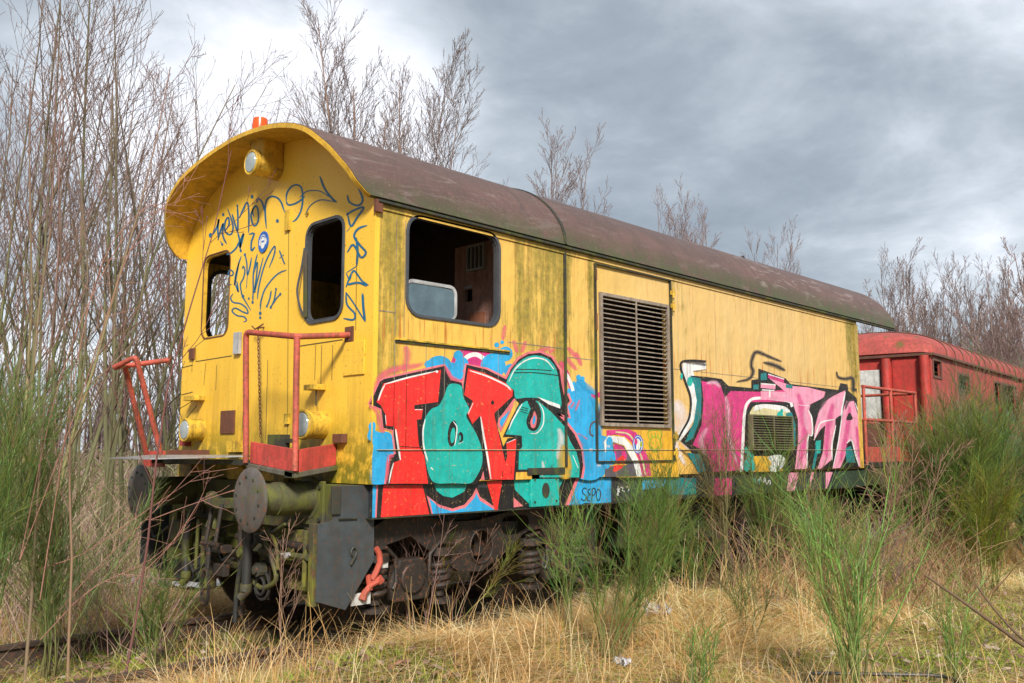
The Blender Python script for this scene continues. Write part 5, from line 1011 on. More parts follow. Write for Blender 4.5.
# =================================================================== WOODY PLANTS
def nrm(v): return v/(np.linalg.norm(v)+1e-9)
def grow(R, p, d, Ln, r, lvl, maxl, kids, ang, up, out, rat, wob=.10, start=.25, rtip=.35, cfun=None, minr=.0016, kmul=1.0):
    K = [8, 6, 5, 4, 3][min(lvl, 4)]; pts = [p]; q = p; dd = d; ds = [d]
    for i in range(K-1):
        dd = nrm(dd+R.normal(0, wob, 3)+np.array([0, 0, up[min(lvl, len(up)-1)]])); q = q+dd*Ln/(K-1); pts.append(q); ds.append(dd)
    rad = np.maximum(r*(1-(1-rtip)*np.linspace(0, 1, K)), minr); cc = np.array([cfun(rr, R) for rr in rad]); out[lvl].append((np.array(pts), rad, cc))
    if lvl < maxl:
        nk = max(1, int(kids[lvl]*kmul*R.uniform(.8, 1.2)))
        for j in range(nk):
            t_ = start+(1-start)*(j+R.random())/nk*.97; fi = t_*(K-1); i0 = min(int(fi), K-2); fr_ = fi-i0
            pp = pts[i0]*(1-fr_)+pts[i0+1]*fr_; ax = nrm(ds[i0+1]); pe = nrm(np.cross(ax, R.normal(0, 1, 3)))
            an = math.radians(ang[lvl]*R.uniform(.7, 1.3)); nd = nrm(ax*math.cos(an)+pe*math.sin(an))
            grow(R, pp, nd, Ln*rat[lvl]*(1.15-.75*t_)*R.uniform(.7, 1.25), max(rad[i0]*.55, minr), lvl+1, maxl, kids, ang, up, out, rat, wob, .15, rtip, cfun, minr)
def lerp3(a, b, t_): t_ = min(1, max(0, t_)); return tuple(a[i]*(1-t_)+b[i]*t_ for i in range(3))
def c_willow(rr, R): return lerp3((.20, .135, .115), (.15, .145, .075), (rr-.004)/.012)
def c_birch(rr, R): return lerp3((.20, .15, .135), (.34, .19, .11), (rr-.008)/.03)
def c_grey(rr, R): return lerp3((.21, .145, .13), (.24, .20, .17), (rr-.008)/.03)
def c_red(rr, R): return lerp3((.27, .165, .115), (.28, .18, .09), (rr-.004)/.01)
def c_stem(rr, R): return lerp3((.10, .15, .035), (.11, .09, .04), (rr-.004)/.008)
def woody(name, label, cat, seed, loc, height, stems, spread, kids, ang, up, rat, r0, cf, maxl=3, group=None, parts=('trunk', 'crown'), wob=.08, minr=.003, start=.25, base_r=.15, lean=(0, 0)):
    R = np.random.default_rng(seed); out = [[] for _ in range(6)]
    for s in range(stems):
        a = 2*pi*(s+R.random())/stems; sp_ = spread*R.uniform(.2, 1.0); d = nrm(np.array([math.cos(a)*sp_+lean[0], math.sin(a)*sp_+lean[1], 1.0])); b = np.array([math.cos(a), math.sin(a), 0])*base_r*R.random()
        grow(R, b, d, height*R.uniform(.75, 1.0), r0*R.uniform(.7, 1.1), 0, maxl, kids, ang, up, out, rat, wob, start, .22, cf, minr)
    z = float(gz(loc[0], loc[1]))-.03 if len(loc) == 2 else loc[2]; e = empty(name, label, cat, (loc[0], loc[1], z), group)
    for pn, lv in ((parts[0], [0]), (parts[1], [1, 2, 3, 4])):
        L2 = [q for l in lv for q in out[l]]
        if not L2: continue
        V, Q, C = tubes(L2, 5 if pn == parts[0] else 3); C = C*R.uniform(.8, 1.2, (len(C), 1)); o = np_object(pn, V, Q, C, M['bark'], None); o.parent = e
    return e
def copytree(o, loc, rz, sc, label, group=None):
    r = o.copy(); col.objects.link(r); r.location = loc; r.rotation_euler = (0, 0, rz); r.scale = (sc, sc, sc); r['label'] = label
    if group: r['group'] = group
    elif 'group' in r: del r['group']
    for c in list(o.children): d = c.copy(); col.objects.link(d); d.parent = r
    return r
def onG(px, Z): q = away(px, Z); return (q[0], q[1], float(gz(q[0], q[1]))-.03)
# --- thicket at the left
WK = dict(kids=[10, 6, 3], ang=[26, 32, 34], up=[.03, .07, .06], rat=[.44, .46, .42], cf=c_willow, maxl=3, wob=.06)
protos = []
for i, (px, Z, hgt, st) in enumerate([(60, 11.5, 8.4, 4), (190, 13.5, 7.6, 5), (120, 10.8, 7.6, 4)]):
    protos.append(woody('willow_clump', '', 'tree', 30+i, onG(px, Z)[:2], hgt, st, .30, r0=.034, minr=.0030, **WK))
lab = ['many-stemmed bare willow clump filling the upper left corner behind the front rail', 'bare willow clump fanning out right against the sky beside the curved visor', 'tall bare willow clump between the left corner clump and the wagon']
for p, l in zip(protos, lab): p['label'] = l; p['group'] = 'bare willow clumps in the left thicket'
more = [(5, 11.5, 0, .95), (150, 14.0, 2, .85), (20, 17, 1, 1.1), (110, 18, 1, 1.05), (205, 16, 0, .92), (-10, 14, 1, 1.15), (185, 19, 2, 1.15)]
for i, (px, Z, k, sc) in enumerate(more): copytree(protos[k], onG(px, Z), i*1.3+.4, sc, 'bare reddish willow clump crowded among others in the thicket left of the wagon', 'crowded willows in the left thicket')
# foreground thin trunks at far left
FK = dict(kids=[9, 4, 2], ang=[26, 28, 30], up=[.04, .08, .08], rat=[.26, .45, .45], wob=.055, maxl=3, parts=('trunk', 'twigs'))
def c_olive(rr, R): return lerp3((.22, .13, .11), (.20, .18, .08), (rr-.005)/.012)
def c_orange(rr, R): return lerp3((.22, .14, .10), (.26, .17, .085), (rr-.005)/.010)
woody('young_tree', 'thin yellow-green trunk at the left edge of the picture', 'tree', 71, G(12, 690)[:2]+np.array([.1, .1]), 4.6, 1, .0, r0=.015, minr=.0022, cf=c_olive, start=.35, base_r=0, **FK)
woody('young_tree', 'slender orange-brown stem standing left of the dark stem', 'tree', 72, G(68, 690)[:2], 4.0, 1, .0, r0=.011, minr=.0022, cf=c_orange, start=.3, base_r=0, lean=(.03, -.03), **FK)
woody('young_tree', 'dark purple-brown stem crossing in front of the rails left of the leaning red rail', 'tree', 73, G(122, 684)[:2], 3.6, 1, .0, r0=.013, minr=.0022, cf=lambda rr, R: lerp3((.19, .08, .075), (.13, .075, .055), (rr-.005)/.012), start=.35, base_r=0, lean=(.06, -.06), **FK)
woody('young_tree', 'forked grey-brown sapling behind the left rail ends', 'tree', 74, onG(40, 8.0)[:2], 5.6, 3, .14, r0=.024, minr=.0030, cf=c_olive, start=.2, base_r=.05, **FK)
woody('young_tree', 'bushy reddish sapling behind the orange-brown stem', 'tree', 75, onG(95, 9.0)[:2], 6.0, 4, .2, r0=.022, minr=.0032, cf=c_willow, start=.2, base_r=.1, **FK)
# --- trees behind the roof
BK = dict(kids=[42, 10, 4], ang=[26, 28, 30], up=[.03, .06, .07], rat=[.26, .45, .45], cf=c_birch, maxl=3, wob=.035)
bp = [woody('bare_birch', 'tallest pair of bare birches with orange-brown trunks rising behind the roof', 'tree', 51, onG(352, 20)[:2], 12.0, 4, .05, r0=.06, minr=.0042, start=.3, **BK),
      woody('bare_birch', 'single bare birch right of the tallest pair behind the roof', 'tree', 54, onG(412, 22)[:2], 12.4, 3, .05, r0=.06, minr=.0044, start=.3, **BK)]
GK = dict(kids=[18, 9, 4], ang=[26, 30, 30], up=[.05, .08, .08], rat=[.28, .44, .45], cf=c_grey, maxl=3, wob=.04)
gp = [woody('bare_tree', 'grey bare tree whose open crown shows above the middle of the roof', 'tree', 61, onG(545, 24)[:2], 10.3, 4, .09, r0=.05, minr=.0046, start=.3, **GK),
      woody('bare_tree', 'tall bare tree in the grove above the red coach roof', 'tree', 62, onG(925, 34)[:2], 8.8, 4, .18, r0=.07, minr=.0060, start=.2, **GK),
      woody('bare_tree', 'dense bare tree in the grove at the right edge', 'tree', 63, onG(1000, 30)[:2], 7.0, 5, .32, r0=.05, minr=.0056, start=.15, **GK)]
copytree(bp[1], onG(335, 24), 2.0, .85, 'thin bare birch at the left of the birches showing over the roof front')
copytree(bp[0], onG(395, 27), 1.0, .95, 'faint bare birch between the tallest pair and the single birch')
copytree(gp[0], onG(488, 23), 2.1, .82, 'small bare tree top between the birches and the middle grey tree')
copytree(gp[0], onG(560, 26), 2.6, .80, 'bare tree top just right of the middle grey tree over the roof')
copytree(gp[0], onG(672, 27), .7, .93, 'few thin bare twigs poking over the roof left of its lifting eye', None)
copytree(gp[0], onG(712, 30), 3.3, .92, 'sparse bare tree tip over the roof just before the lifting eye', None)
copytree(gp[0], onG(768, 33), 5.0, .93, 'small bare tree tip over the roof past the lifting eye', None)
grp = 'bare trees of the grove at the right'
for i, (px, Z, k, sc) in enumerate([(890, 36, 0, .92), (872, 40, 1, .95), (915, 37, 1, .92), (935, 30, 1, .74), (985, 33, 1, .85), (1010, 29, 0, .75), (950, 31, 0, .78), (975, 38, 1, 1.02), (1020, 37, 1, 1.05), (1045, 33, 2, 1.1), (985, 26, 2, .8), (1030, 27, 2, .95), (1010, 46, 1, 1.2), (1065, 25, 2, 1.1), (1000, 50, 2, 1.5)]):
    copytree(gp[k], onG(px, Z), i*1.7, sc, 'bare grey-brown tree crowded with others in the grove beyond the red coach', grp)
# --- low undergrowth behind
def scrub(name, label, N, boxf, hr, colf, r, seed, mat='bark'):
    R = np.random.default_rng(seed); out = []
    for i in range(N):
        x, y = boxf(R); z = float(gz(x, y)); a = R.uniform(0, 2*pi); hh = R.uniform(*hr); ln_ = R.uniform(.3, 1.3)*hh; d = np.array([math.cos(a), math.sin(a)]); K = 6; t_ = np.linspace(0, 1, K)
        ar = R.uniform(.0, .9)
        P = np.stack([x+d[0]*ln_*t_, y+d[1]*ln_*t_, z+hh*(t_*(1+ar)-ar*t_*t_)], -1)+R.normal(0, .02*hh, (K, 3)); c_ = np.array(colf(R)); out.append((P, np.linspace(r, r*.5, K), np.tile(c_, (K, 1))))
    V, Q, C = tubes(out, 3); return tag(np_object(name, V, Q, C, M[mat]), label, None, None, 'stuff')
def fan(px0, px1, z0, z1): return lambda R: tuple(away(R.uniform(px0, px1), R.uniform(z0, z1))[:2])
cols = [(.33, .21, .165), (.44, .31, .23), (.21, .27, .08), (.31, .35, .12), (.45, .28, .23), (.55, .44, .33)]
scrub('undergrowth', 'tangled brown and green undergrowth of brambles behind the track at the left', 3300, fan(-60, 330, 12, 24), (.3, 1.6), lambda R: cols[R.integers(6)], .0075, 11)
scrub('bramble_thicket', 'low brown scrub massed beyond the coach under the bare trees', 3800, fan(830, 1130, 22, 46), (.8, 3.6), lambda R: cols[R.integers(6)], .014, 12)
scrub('low_scrub', 'low dead twigs and weeds between the wagon skirt and the broom bushes', 750, fan(720, 980, 8.6, 11.0), (.2, .9), lambda R: [(.36, .21, .12), (.42, .27, .15), (.24, .26, .09), (.30, .17, .11)][R.integers(4)], .0045, 13)
scrub('weed_tangle', 'thin brown and green weed stems tangled beside the left end of the track', 900, fan(-40, 175, 6.8, 12), (.3, 1.3), lambda R: cols[R.integers(6)], .0038, 14)
# distant dense wood
Ns = 1500; R = np.random.default_rng(9); out = []
for i in range(Ns):
    p = away(R.uniform(-500, 1500), R.uniform(60, 95)); hh = R.uniform(3.0, 8.5); K = 4; t_ = np.linspace(0, 1, K); P = np.stack([p[0]+R.normal(0, .6)*t_, p[1]+R.normal(0, .6)*t_, -.2+hh*t_], -1); out.append((P, np.linspace(.12, .03, K), np.tile(np.array([.13, .09, .085])*R.uniform(.7, 1.3), (K, 1))))
    for j in range(10):
        s_ = P[1]+(P[3]-P[1])*R.random(); a = R.uniform(0, 2*pi); l_ = R.uniform(.6, 2.2); e_ = s_+np.array([math.cos(a)*l_*.6, math.sin(a)*l_*.6, l_]); out.append((np.array([s_, (s_+e_)/2, e_]), np.array([.04, .03, .02]), np.tile(np.array([.15, .11, .105])*R.uniform(.7, 1.2), (3, 1))))
V, Q, C = tubes(out, 3); tag(np_object('distant_wood', V, Q, C, M['bark']), 'far-off bare wood low on the horizon beyond the thickets', None, None, 'stuff')

# --- broom
def broom(name, label, seed, loc, height, stems, spread, whips, group=None, cat='shrub', col_=(.085, .15, .03), sub=8, wr=.0021, lean=(0, 0), low=.25):
    R = np.random.default_rng(seed); st = []; wh = []
    for s in range(stems):
        a = 2*pi*(s+R.random())/stems; k = spread*R.uniform(.15, 1); d = nrm(np.array([math.cos(a)*k+lean[0], math.sin(a)*k+lean[1], 1.])); Ln = height*R.uniform(.6, 1.0); K = 8; q = np.array([R.normal(0, .03), R.normal(0, .03), 0]); P = [q]
        for i in range(K-1): d = nrm(d+R.normal(0, .085, 3)+np.array([0, 0, .04])); q = q+d*Ln/(K-1); P.append(q)
        P = np.array(P); rad = np.linspace(.0065, .0022, K)*(.7+.3*height); cs_ = np.array([lerp3((.13, .10, .04), col_, i/(K-3)) for i in range(K)]); st.append((P, rad, cs_))
        whips_ = int(whips*1.7)
        for j in range(whips_):
            t_ = low+(1-low)*((j+R.random())/whips_)**.8*.98; fi = t_*(K-1); i0 = min(int(fi), K-2); pp = P[i0]+(P[i0+1]-P[i0])*(fi-i0); ax = nrm(P[i0+1]-P[i0]); pe = nrm(np.cross(ax, R.normal(0, 1, 3))); an = math.radians(R.uniform(12, 42)); dd = nrm(ax*math.cos(an)+pe*math.sin(an)); l_ = height*R.uniform(.12, .34)
            cc = np.array(col_)*R.uniform(.6, 1.4)*np.array([R.uniform(.85, 1.6), 1, R.uniform(.6, 1.5)])
            if R.random() < .09: cc = np.array([.32, .22, .11])*R.uniform(.7, 1.2)
            def wp(p0, d0, l0, r_, K2=5):
                q = p0; Pw = [q]; d1_ = d0
                for i in range(K2-1): d1_ = nrm(d1_+R.normal(0, .10, 3)+np.array([0, 0, .05])); q = q+d1_*l0/(K2-1); Pw.append(q)
                Pw = np.array(Pw); wh.append((Pw, np.linspace(r_, r_*.55, K2), np.tile(cc*R.uniform(.85, 1.15), (K2, 1)))); return Pw, d1_
            Pw, dl = wp(pp, dd, l_, wr)
            for m_ in range(sub):
                g_i = R.integers(0, 4); pe = nrm(np.cross(dl, R.normal(0, 1, 3))); an = math.radians(R.uniform(12, 38)); wp(Pw[g_i], nrm(dl*math.cos(an)+pe*math.sin(an)), l_*R.uniform(.3, .8), wr*.8, 4)
    e = empty(name, label, cat, (loc[0], loc[1], float(gz(loc[0], loc[1]))-.02), group)
    V, Q, C = tubes(st, 4); o = np_object('stems', V, Q, C, M['bark']); o.parent = e; V, Q, C = tubes(wh, 3); o = np_object('green_twigs', V, Q, C, M['green']); o.parent = e; return e
GD = (.13, .235, .048); GL = (.19, .34, .08); GB = (.18, .30, .14)
broom('broom_shrub', 'tall green broom shrub in front of the pink lettering, leaning right', 101, G(608, 668)[:2], 1.3, 12, .45, 9, col_=GD, lean=(.20, -.20), sub=7)
broom('broom_shrub', 'dense dark green broom tuft below the round sticker panel', 102, G(655, 628)[:2], 1.2, 12, .24, 10, col_=GD, lean=(.03, -.03), sub=6)
broom('broom_shrub', 'bright green broom with tall straight whips at the bottom right', 103, G(858, 700)[:2], 1.45, 18, .18, 7, col_=GL, sub=4)
broom('broom_shrub', 'thin sprig of broom in front of the bogie springs', 104, G(570, 655)[:2], .95, 7, .22, 7, col_=GL, sub=4)
broom('broom_shrub', 'olive broom twigs hanging in front of the gap between the wheels', 105, G(432, 645)[:2], .95, 5, .35, 12, col_=(.16, .18, .04), lean=(.12, -.12), low=.55)
broom('broom_shrub', 'tall fine broom whips before the magenta letter', 106, onG(715, 8.9)[:2], 1.75, 7, .11, 9, col_=(.17, .17, .07), sub=5)
broom('broom_shrub', 'broom bush before the small louvre', 107, onG(765, 9.4)[:2], 1.45, 8, .25, 10, col_=GD)
broom('broom_shrub', 'bright broom bush under the right end of the pink lettering', 108, onG(815, 9.3)[:2], .95, 12, .35, 9, col_=GL)
broom('broom_shrub', 'low broom bush just beneath the magenta letter', 109, onG(690, 8.8)[:2], 0.75, 8, .35, 9, col_=GD)
broom('broom_shrub', 'rounded dark broom bush in front of the rear platform rail', 110, onG(905, 11.3)[:2], 1.1, 10, .4, 14, col_=GD, wr=.0028)
broom('broom_shrub', 'largest broom bush at the right, standing before the red coach side', 111, onG(962, 11.2)[:2], 2.0, 20, .45, 18, col_=GD, wr=.0030)
broom('broom_shrub', 'grey-green broom bush at the right edge of the picture', 112, onG(1025, 11.5)[:2], 2.0, 18, .4, 18, col_=GB, wr=.0030)
broom('broom_shrub', 'broom bush peeping over the others below the coach windows', 113, onG(985, 14)[:2], 2.4, 16, .4, 16, col_=(.17, .22, .10), wr=.0034)
broom('broom_shrub', 'broom bush at the foot of the coach corner pillar', 114, onG(940, 13)[:2], 1.9, 14, .4, 16, col_=(.20, .22, .09), wr=.0030)
broom('broom_shrub', 'small yellow-green broom in front of the largest broom bush', 115, onG(985, 9.9)[:2], 1.35, 11, .25, 14, col_=(.17, .24, .03), wr=.0026)
broom('broom_shrub', 'broom bush beyond the right edge of the picture reaching in', 116, onG(1075, 12.5)[:2], 2.1, 13, .4, 14, col_=GD, wr=.0030)
broom('broom_shrub', 'fine green broom filling the left edge at mid height', 117, onG(-10, 5.8)[:2], 2.25, 10, .26, 12, col_=(.13, .23, .06), wr=.0022, low=.35)
broom('broom_shrub', 'loose green broom between the two left trunks', 118, onG(62, 6.2)[:2], 1.55, 8, .28, 10, col_=(.15, .23, .07), wr=.0022)
broom('broom_shrub', 'small green broom right of the dark stem beside the rail', 119, onG(165, 6.6)[:2], .75, 6, .25, 8, col_=(.13, .21, .05))
broom('broom_shrub', 'broom far left standing behind the rails', 120, onG(18, 8.2)[:2], 1.9, 8, .3, 12, col_=(.17, .25, .08), wr=.0028)
broom('broom_shrub', 'small broom between the tall left whips and the bottom right one', 121, G(745, 640)[:2], .75, 7, .35, 7, col_=(.14, .18, .05), sub=4)
broom('broom_shrub', 'short broom sprout at the bottom edge left of the metal rim', 122, G(700, 700)[:2], .6, 7, .35, 6, col_=GL, sub=4)
broom('broom_shrub', 'thin broom sprout at the bottom right beside the mossy patch', 123, G(955, 690)[:2], .75, 6, .35, 7, col_=GL, sub=3)
# --- saplings and arching twigs
SK = dict(kids=[9, 4, 2], ang=[38, 35, 32], up=[.02, .06, .05], rat=[.42, .5, .5], maxl=2, parts=('stem', 'twigs'), cat='sapling')
woody('bare_sapling', 'small leafless red-brown sapling in front of the coupling', seed=81, loc=G(283, 674)[:2], height=1.3, stems=2, spread=.03, r0=.007, minr=.0018, cf=c_red, base_r=0, start=.25, **SK)
woody('bare_sapling', 'bushy bare twigs growing in front of the front bogie', seed=82, loc=G(412, 652)[:2], height=1.35, stems=6, spread=.28, r0=.0065, minr=.0018, cf=c_olive, start=.25, base_r=.1, **SK)
woody('bare_sapling', 'pair of thin bare twigs right of the first bogie bush', seed=83, loc=G(450, 640)[:2], height=1.2, stems=3, spread=.2, r0=.005, minr=.0017, cf=c_red, start=.25, base_r=.05, **SK)
woody('bare_sapling', 'leafless twig bush in front of the rear platform rail', seed=84, loc=onG(900, 10.4)[:2], height=1.9, stems=7, spread=.35, r0=.008, minr=.003, cf=c_red, start=.2, base_r=.15, **SK)
woody('bare_sapling', 'brown leafless bush standing behind the low broom in the dry grass', seed=85, loc=onG(870, 9.0)[:2], height=1.0, stems=8, spread=.6, r0=.006, minr=.003, cf=c_willow, start=.15, base_r=.2, **SK)
woody('bare_sapling', 'dark twiggy weed in the dry grass between two broom shrubs', seed=86, loc=G(735, 600)[:2], height=.75, stems=6, spread=.5, r0=.005, minr=.002, cf=c_willow, start=.15, base_r=.1, **SK)
# bramble canes arching before the left buffer
def cane(pts, rad=.005, seed=0, twigs=7):
    R = np.random.default_rng(seed); P = np.array(dense3(pts)); out = [(P, np.linspace(rad, rad*.35, len(P)), np.tile(np.array([.34, .17, .13]), (len(P), 1)))]
    for j in range(twigs):
        i0 = int(len(P)*(.25+.7*R.random())); i0 = min(i0, len(P)-2); d = nrm(P[i0+1]-P[i0]); pe = nrm(np.cross(d, R.normal(0, 1, 3))); dd = nrm(d*.8+pe*.7); l_ = R.uniform(.12, .4); q = P[i0]; T = [q]
        for k in range(3): dd = nrm(dd+R.normal(0, .15, 3)); q = q+dd*l_/3; T.append(q)
        out.append((np.array(T), np.linspace(rad*.5, rad*.3, 4), np.tile(np.array([.38, .19, .15]), (4, 1))))
    return out
def dense3(P):
    V = [np.array(p, float) for p in P]; out = []
    for i in range(len(V)-1):
        p0 = V[i-1] if i else V[0]*2-V[1]; p3 = V[i+2] if i+2 < len(V) else V[-1]*2-V[-2]
        for t_ in (0, .25, .5, .75): out.append(.5*((2*V[i])+(V[i+1]-p0)*t_+(2*p0-5*V[i]+4*V[i+1]-p3)*t_*t_+(-p0+3*V[i]-3*V[i+1]+p3)*t_**3))
    out.append(V[-1]); return out
def deep(px, py, Zd):
    d = fw+rt*((px-CX)/f)-uu*((py-CY)/f); return CAM+d*Zd
bl = [([(60, 610, 6.0), (90, 575, 6.1), (135, 530, 6.2), (175, 490, 6.3), (205, 455, 6.4)], 1), ([(20, 575, 5.9), (80, 555, 6.0), (125, 525, 6.2), (165, 498, 6.3), (215, 465, 6.4)], 2), ([(130, 585, 6.1), (170, 545, 6.1), (200, 500, 6.2), (210, 470, 6.2)], 3), ([(40, 640, 5.8), (90, 590, 5.9), (150, 560, 6.0), (190, 525, 6.1)], 4), ([(150, 520, 6.3), (190, 505, 6.3), (240, 488, 6.3), (252, 484, 6.3)], 5)]
out = []
for P, s_ in bl: out += cane([deep(*p) for p in P], .0034, s_)
V, Q, C = tubes(out, 4); q0 = G(60, 640); be = empty('bramble', 'bare pinkish bramble canes arching across the left buffer', 'shrub', (q0[0], q0[1], -.1)); o = np_object('canes', V, Q, C, M['bark']); attach(o, be)
out = []
for P, s_ in (([(20, 560, 5.6), (60, 380, 5.8), (110, 260, 6.0), (150, 215, 6.2), (200, 193, 6.4)], 21), ([(20, 560, 5.6), (80, 400, 5.7), (130, 250, 5.9), (170, 200, 6.2), (189, 176, 6.3)], 22), ([(40, 600, 5.6), (90, 300, 5.8), (140, 212, 6.0), (185, 206, 6.2)], 23)): out += cane([deep(*p) for p in P], .0036, s_, 9)
V, Q, C = tubes(out, 4); q0 = G(20, 640); be = empty('slender_shoots', 'long pale shoots arching from the left up to the yellow visor', 'shrub', (q0[0], q0[1], -.1)); o = np_object('shoots', V, Q, C, M['bark']); attach(o, be)
# close blurred branch at lower right
out = []
for P, r_ in (([(925, 575, 3.3), (965, 603, 3.2), (1000, 628, 3.1), (1040, 655, 3.0), (1120, 690, 2.9)], .007), ([(975, 583, 3.4), (995, 610, 3.3), (1024, 640, 3.2), (1060, 660, 3.1)], .005)):
    Pd = np.array(dense3([deep(*p) for p in P])); out.append((Pd, np.linspace(r_*.6, r_*1.3, len(Pd)), np.tile(np.array([.13, .085, .05]), (len(Pd), 1))))
V, Q, C = tubes(out, 6); q0 = deep(1120, 690, 2.9); be = empty('bare_branch', 'bare brown branch reaching in from the right edge above the mossy patch', 'branch', (q0[0], q0[1], q0[2])); o = np_object('forked_stick', V, Q, C, M['bark']); attach(o, be)
# --- litter
def crumple(name, label, loc, sx, sy, h, seed, mat='plastic'):
    R = np.random.default_rng(seed); n_ = 12; V = []; F = []
    for i in range(n_+1):
        for j in range(n_+1): V.append(((i/n_-.5)*sx+R.normal(0, .01), (j/n_-.5)*sy+R.normal(0, .01), abs(R.normal(0, h*.5))+.01))
    for i in range(n_):
        for j in range(n_): a = i*(n_+1)+j; F.append((a, a+1, a+n_+2, a+n_+1))
    o = MB().add(V, F).build(name, M[mat], None, smooth=True); o.location = (loc[0], loc[1], float(gz(loc[0], loc[1]))+.03); o.rotation_euler = (0, 0, R.uniform(0, 3)); s_ = o.modifiers.new('thick', 'SOLIDIFY'); s_.thickness = .002
    return tag(o, label, 'litter')
q = G(168, 580); crumple('plastic_sheet', 'pale crumpled plastic sheet lying behind the track left of the hanging hose', q, 1.5, .9, .05, 1)
q = G(655, 617, .05); crumple('plastic_bag', 'greyish white plastic scrap in the grass behind the tall broom stems', q, .22, .14, .10, 2)
q = G(622, 655, .0); crumple('paper_scrap', 'tiny white scrap in the grass at the foot of the leaning broom', q, .10, .06, .05, 3)
q = G(870, 543, .05)
mb = MB(); mb.tube([(0, 0, 0), (.03, 0, .16), (.02, .02, .28)], .022, 7); o = mb.build('bent_plastic_strip', M['plastic'], None, smooth=True); o.location = (q[0], q[1], 0); tag(o, 'white bent plastic strip sticking up in the weeds below the rear platform', 'litter')
mb = MB(); q = G(888, 545, .05); mb.tube([(.26*math.cos(a), .05*math.sin(a), .30*math.sin(a)) for a in np.linspace(-.2, pi+.2, 16)], .022, 7); o = mb.build('old_hose_loop', M['sheet'], None, smooth=True); o.location = (q[0], q[1], -.05); o.rotation_euler = (0, 0, -.8); tag(o, 'pale grey hose loop arching out of the weeds below the rear rail', 'hose')
q0, q1 = G(806, 678, -.05), G(940, 680, -.05); dv = q1-q0; un = dv/np.linalg.norm(dv); pn = np.array([un[1], -un[0], 0])
if np.dot(pn, fh) > 0: pn = -pn
Pm = [q0, q1]; c_ = [q0+pn*.3, q0+pn*.05, q0+un*.05, q0+un*.35, q1-un*.08, q1+pn*.03, q1+un*.03+pn*.10, q1+un*.04+pn*.3]
mb = MB(); mb.loop([p+np.array([0, 0, .03]) for p in c_], .012, 8); o = mb.build('metal_rim', M['trimdark'], None, smooth=True); tag(o, 'dark metal rim lying in the grass at the bottom right edge', 'metal scrap')

# =================================================================== SKY, SUN, VIEW
world = bpy.data.worlds.new('World'); scene.world = world; world.use_nodes = True; wt = world.node_tree; wn = wt.nodes; wl = wt.links
bg = wn['Background']
SUN_EL = math.radians(36); sun_dir = np.array([-.62, -.78, 0]); sun_dir /= np.linalg.norm(sun_dir); SUN_AZ = math.atan2(sun_dir[0], sun_dir[1])
sky = wn.new('ShaderNodeTexSky'); sky.sky_type = 'NISHITA'; sky.sun_disc = False; sky.sun_elevation = SUN_EL; sky.sun_rotation = SUN_AZ
bg.inputs['Strength'].default_value = .055; wl.new(sky.outputs[0], bg.inputs[0])
tc = wn.new('ShaderNodeTexCoord'); sep = wn.new('ShaderNodeSeparateXYZ'); wl.new(tc.outputs['Generated'], sep.inputs[0])
def wm(op, a, b=0.0, clamp=False):
    n_ = wn.new('ShaderNodeMath'); n_.operation = op; n_.use_clamp = clamp
    for i, v in enumerate((a, b)):
        if isinstance(v, (int, float)): n_.inputs[i].default_value = v
        else: wl.new(v, n_.inputs[i])
    return n_.outputs[0]
den = wm('ADD', wm('MAXIMUM', sep.outputs[2], 0.0), .22); cu = wm('DIVIDE', sep.outputs[0], den); cvv = wm('DIVIDE', sep.outputs[1], den); cmb = wn.new('ShaderNodeCombineXYZ'); wl.new(cu, cmb.inputs[0]); wl.new(cvv, cmb.inputs[1])
def wnoise(sc, det, ro, off=0, dist=0):
    mp = wn.new('ShaderNodeMapping'); wl.new(cmb.outputs[0], mp.inputs[0]); mp.inputs['Location'].default_value = (off, off*.7, 0); n_ = wn.new('ShaderNodeTexNoise'); wl.new(mp.outputs[0], n_.inputs['Vector']); n_.inputs['Scale'].default_value = sc; n_.inputs['Detail'].default_value = det; n_.inputs['Roughness'].default_value = ro; n_.inputs['Distortion'].default_value = dist; return n_.outputs['Fac']
na = wnoise(1.1, 6, .55, 3.1, .3); nb = wnoise(3.2, 7, .6, 7.7, .4)
mixn = wm('ADD', wm('MULTIPLY', na, .65), wm('MULTIPLY', nb, .35))
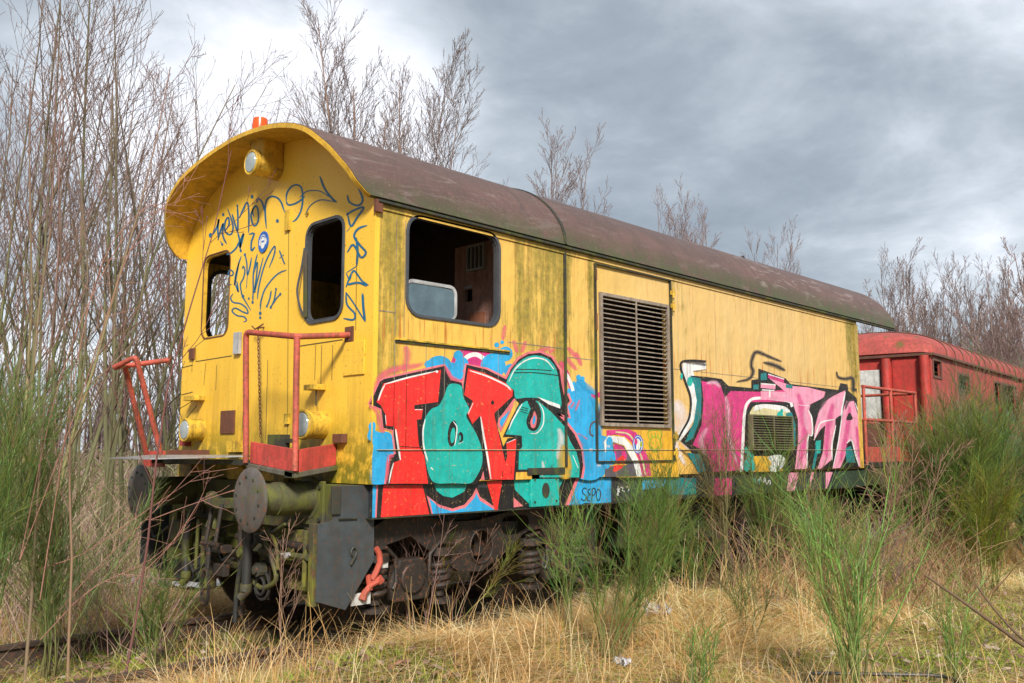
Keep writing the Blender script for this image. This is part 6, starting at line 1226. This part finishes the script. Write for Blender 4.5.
def lobe(px, py, width):
    d = nrm(fw*f+rt*(px-CX)-uu*(py-CY)); dp = wn.new('ShaderNodeVectorMath'); dp.operation = 'DOT_PRODUCT'; wl.new(tc.outputs['Generated'], dp.inputs[0]); dp.inputs[1].default_value = tuple(d)
    mr = wn.new('ShaderNodeMapRange'); mr.interpolation_type = 'SMOOTHSTEP'; wl.new(dp.outputs['Value'], mr.inputs[0]); mr.inputs[1].default_value = math.cos(math.radians(width)); mr.inputs[2].default_value = 1.0; return mr.outputs[0]
v = wm('ADD', mixn, wm('MULTIPLY', lobe(270, 105, 15), .24)); v = wm('ADD', v, wm('MULTIPLY', lobe(60, 330, 34), .11)); v = wm('ADD', v, wm('MULTIPLY', lobe(1000, 260, 26), .10)); v = wm('SUBTRACT', v, wm('MULTIPLY', lobe(640, 160, 20), .06)); v = wm('SUBTRACT', v, wm('MULTIPLY', lobe(60, -40, 16), .10))
rp_ = wn.new('ShaderNodeValToRGB'); wl.new(v, rp_.inputs[0]); e = rp_.color_ramp.elements
stops = [(.38, (.25, .29, .34)), (.46, (.315, .36, .41)), (.53, (.41, .46, .51)), (.61, (.57, .62, .68)), (.74, (.90, .92, .98))]
for i, (p, c) in enumerate(stops):
    x_ = e[i] if i < 2 else e.new(p); x_.position = p; x_.color = (*c, 1)
cb_ = wn.new('ShaderNodeBackground'); wl.new(rp_.outputs[0], cb_.inputs[0]); cb_.inputs[1].default_value = .62
ms = wn.new('ShaderNodeMixShader'); ms.inputs[0].default_value = .9; wl.new(bg.outputs[0], ms.inputs[1]); wl.new(cb_.outputs[0], ms.inputs[2]); wl.new(ms.outputs[0], wn['World Output'].inputs[0])
sl = bpy.data.lights.new('sun', 'SUN'); so = bpy.data.objects.new('sun', sl); col.objects.link(so); sl.energy = 2.9; sl.angle = math.radians(10); sl.color = (1, .95, .87)
sv = Vector((sun_dir[0]*math.cos(SUN_EL), sun_dir[1]*math.cos(SUN_EL), math.sin(SUN_EL))); so.rotation_euler = sv.to_track_quat('Z', 'Y').to_euler()
vs = scene.view_settings; vs.view_transform = 'Standard'; vs.look = 'None'; vs.exposure = 1.1; vs.gamma = 1; vs.use_curve_mapping = False
scene.render.engine = 'CYCLES'; scene.render.resolution_x = 1024; scene.render.resolution_y = 683
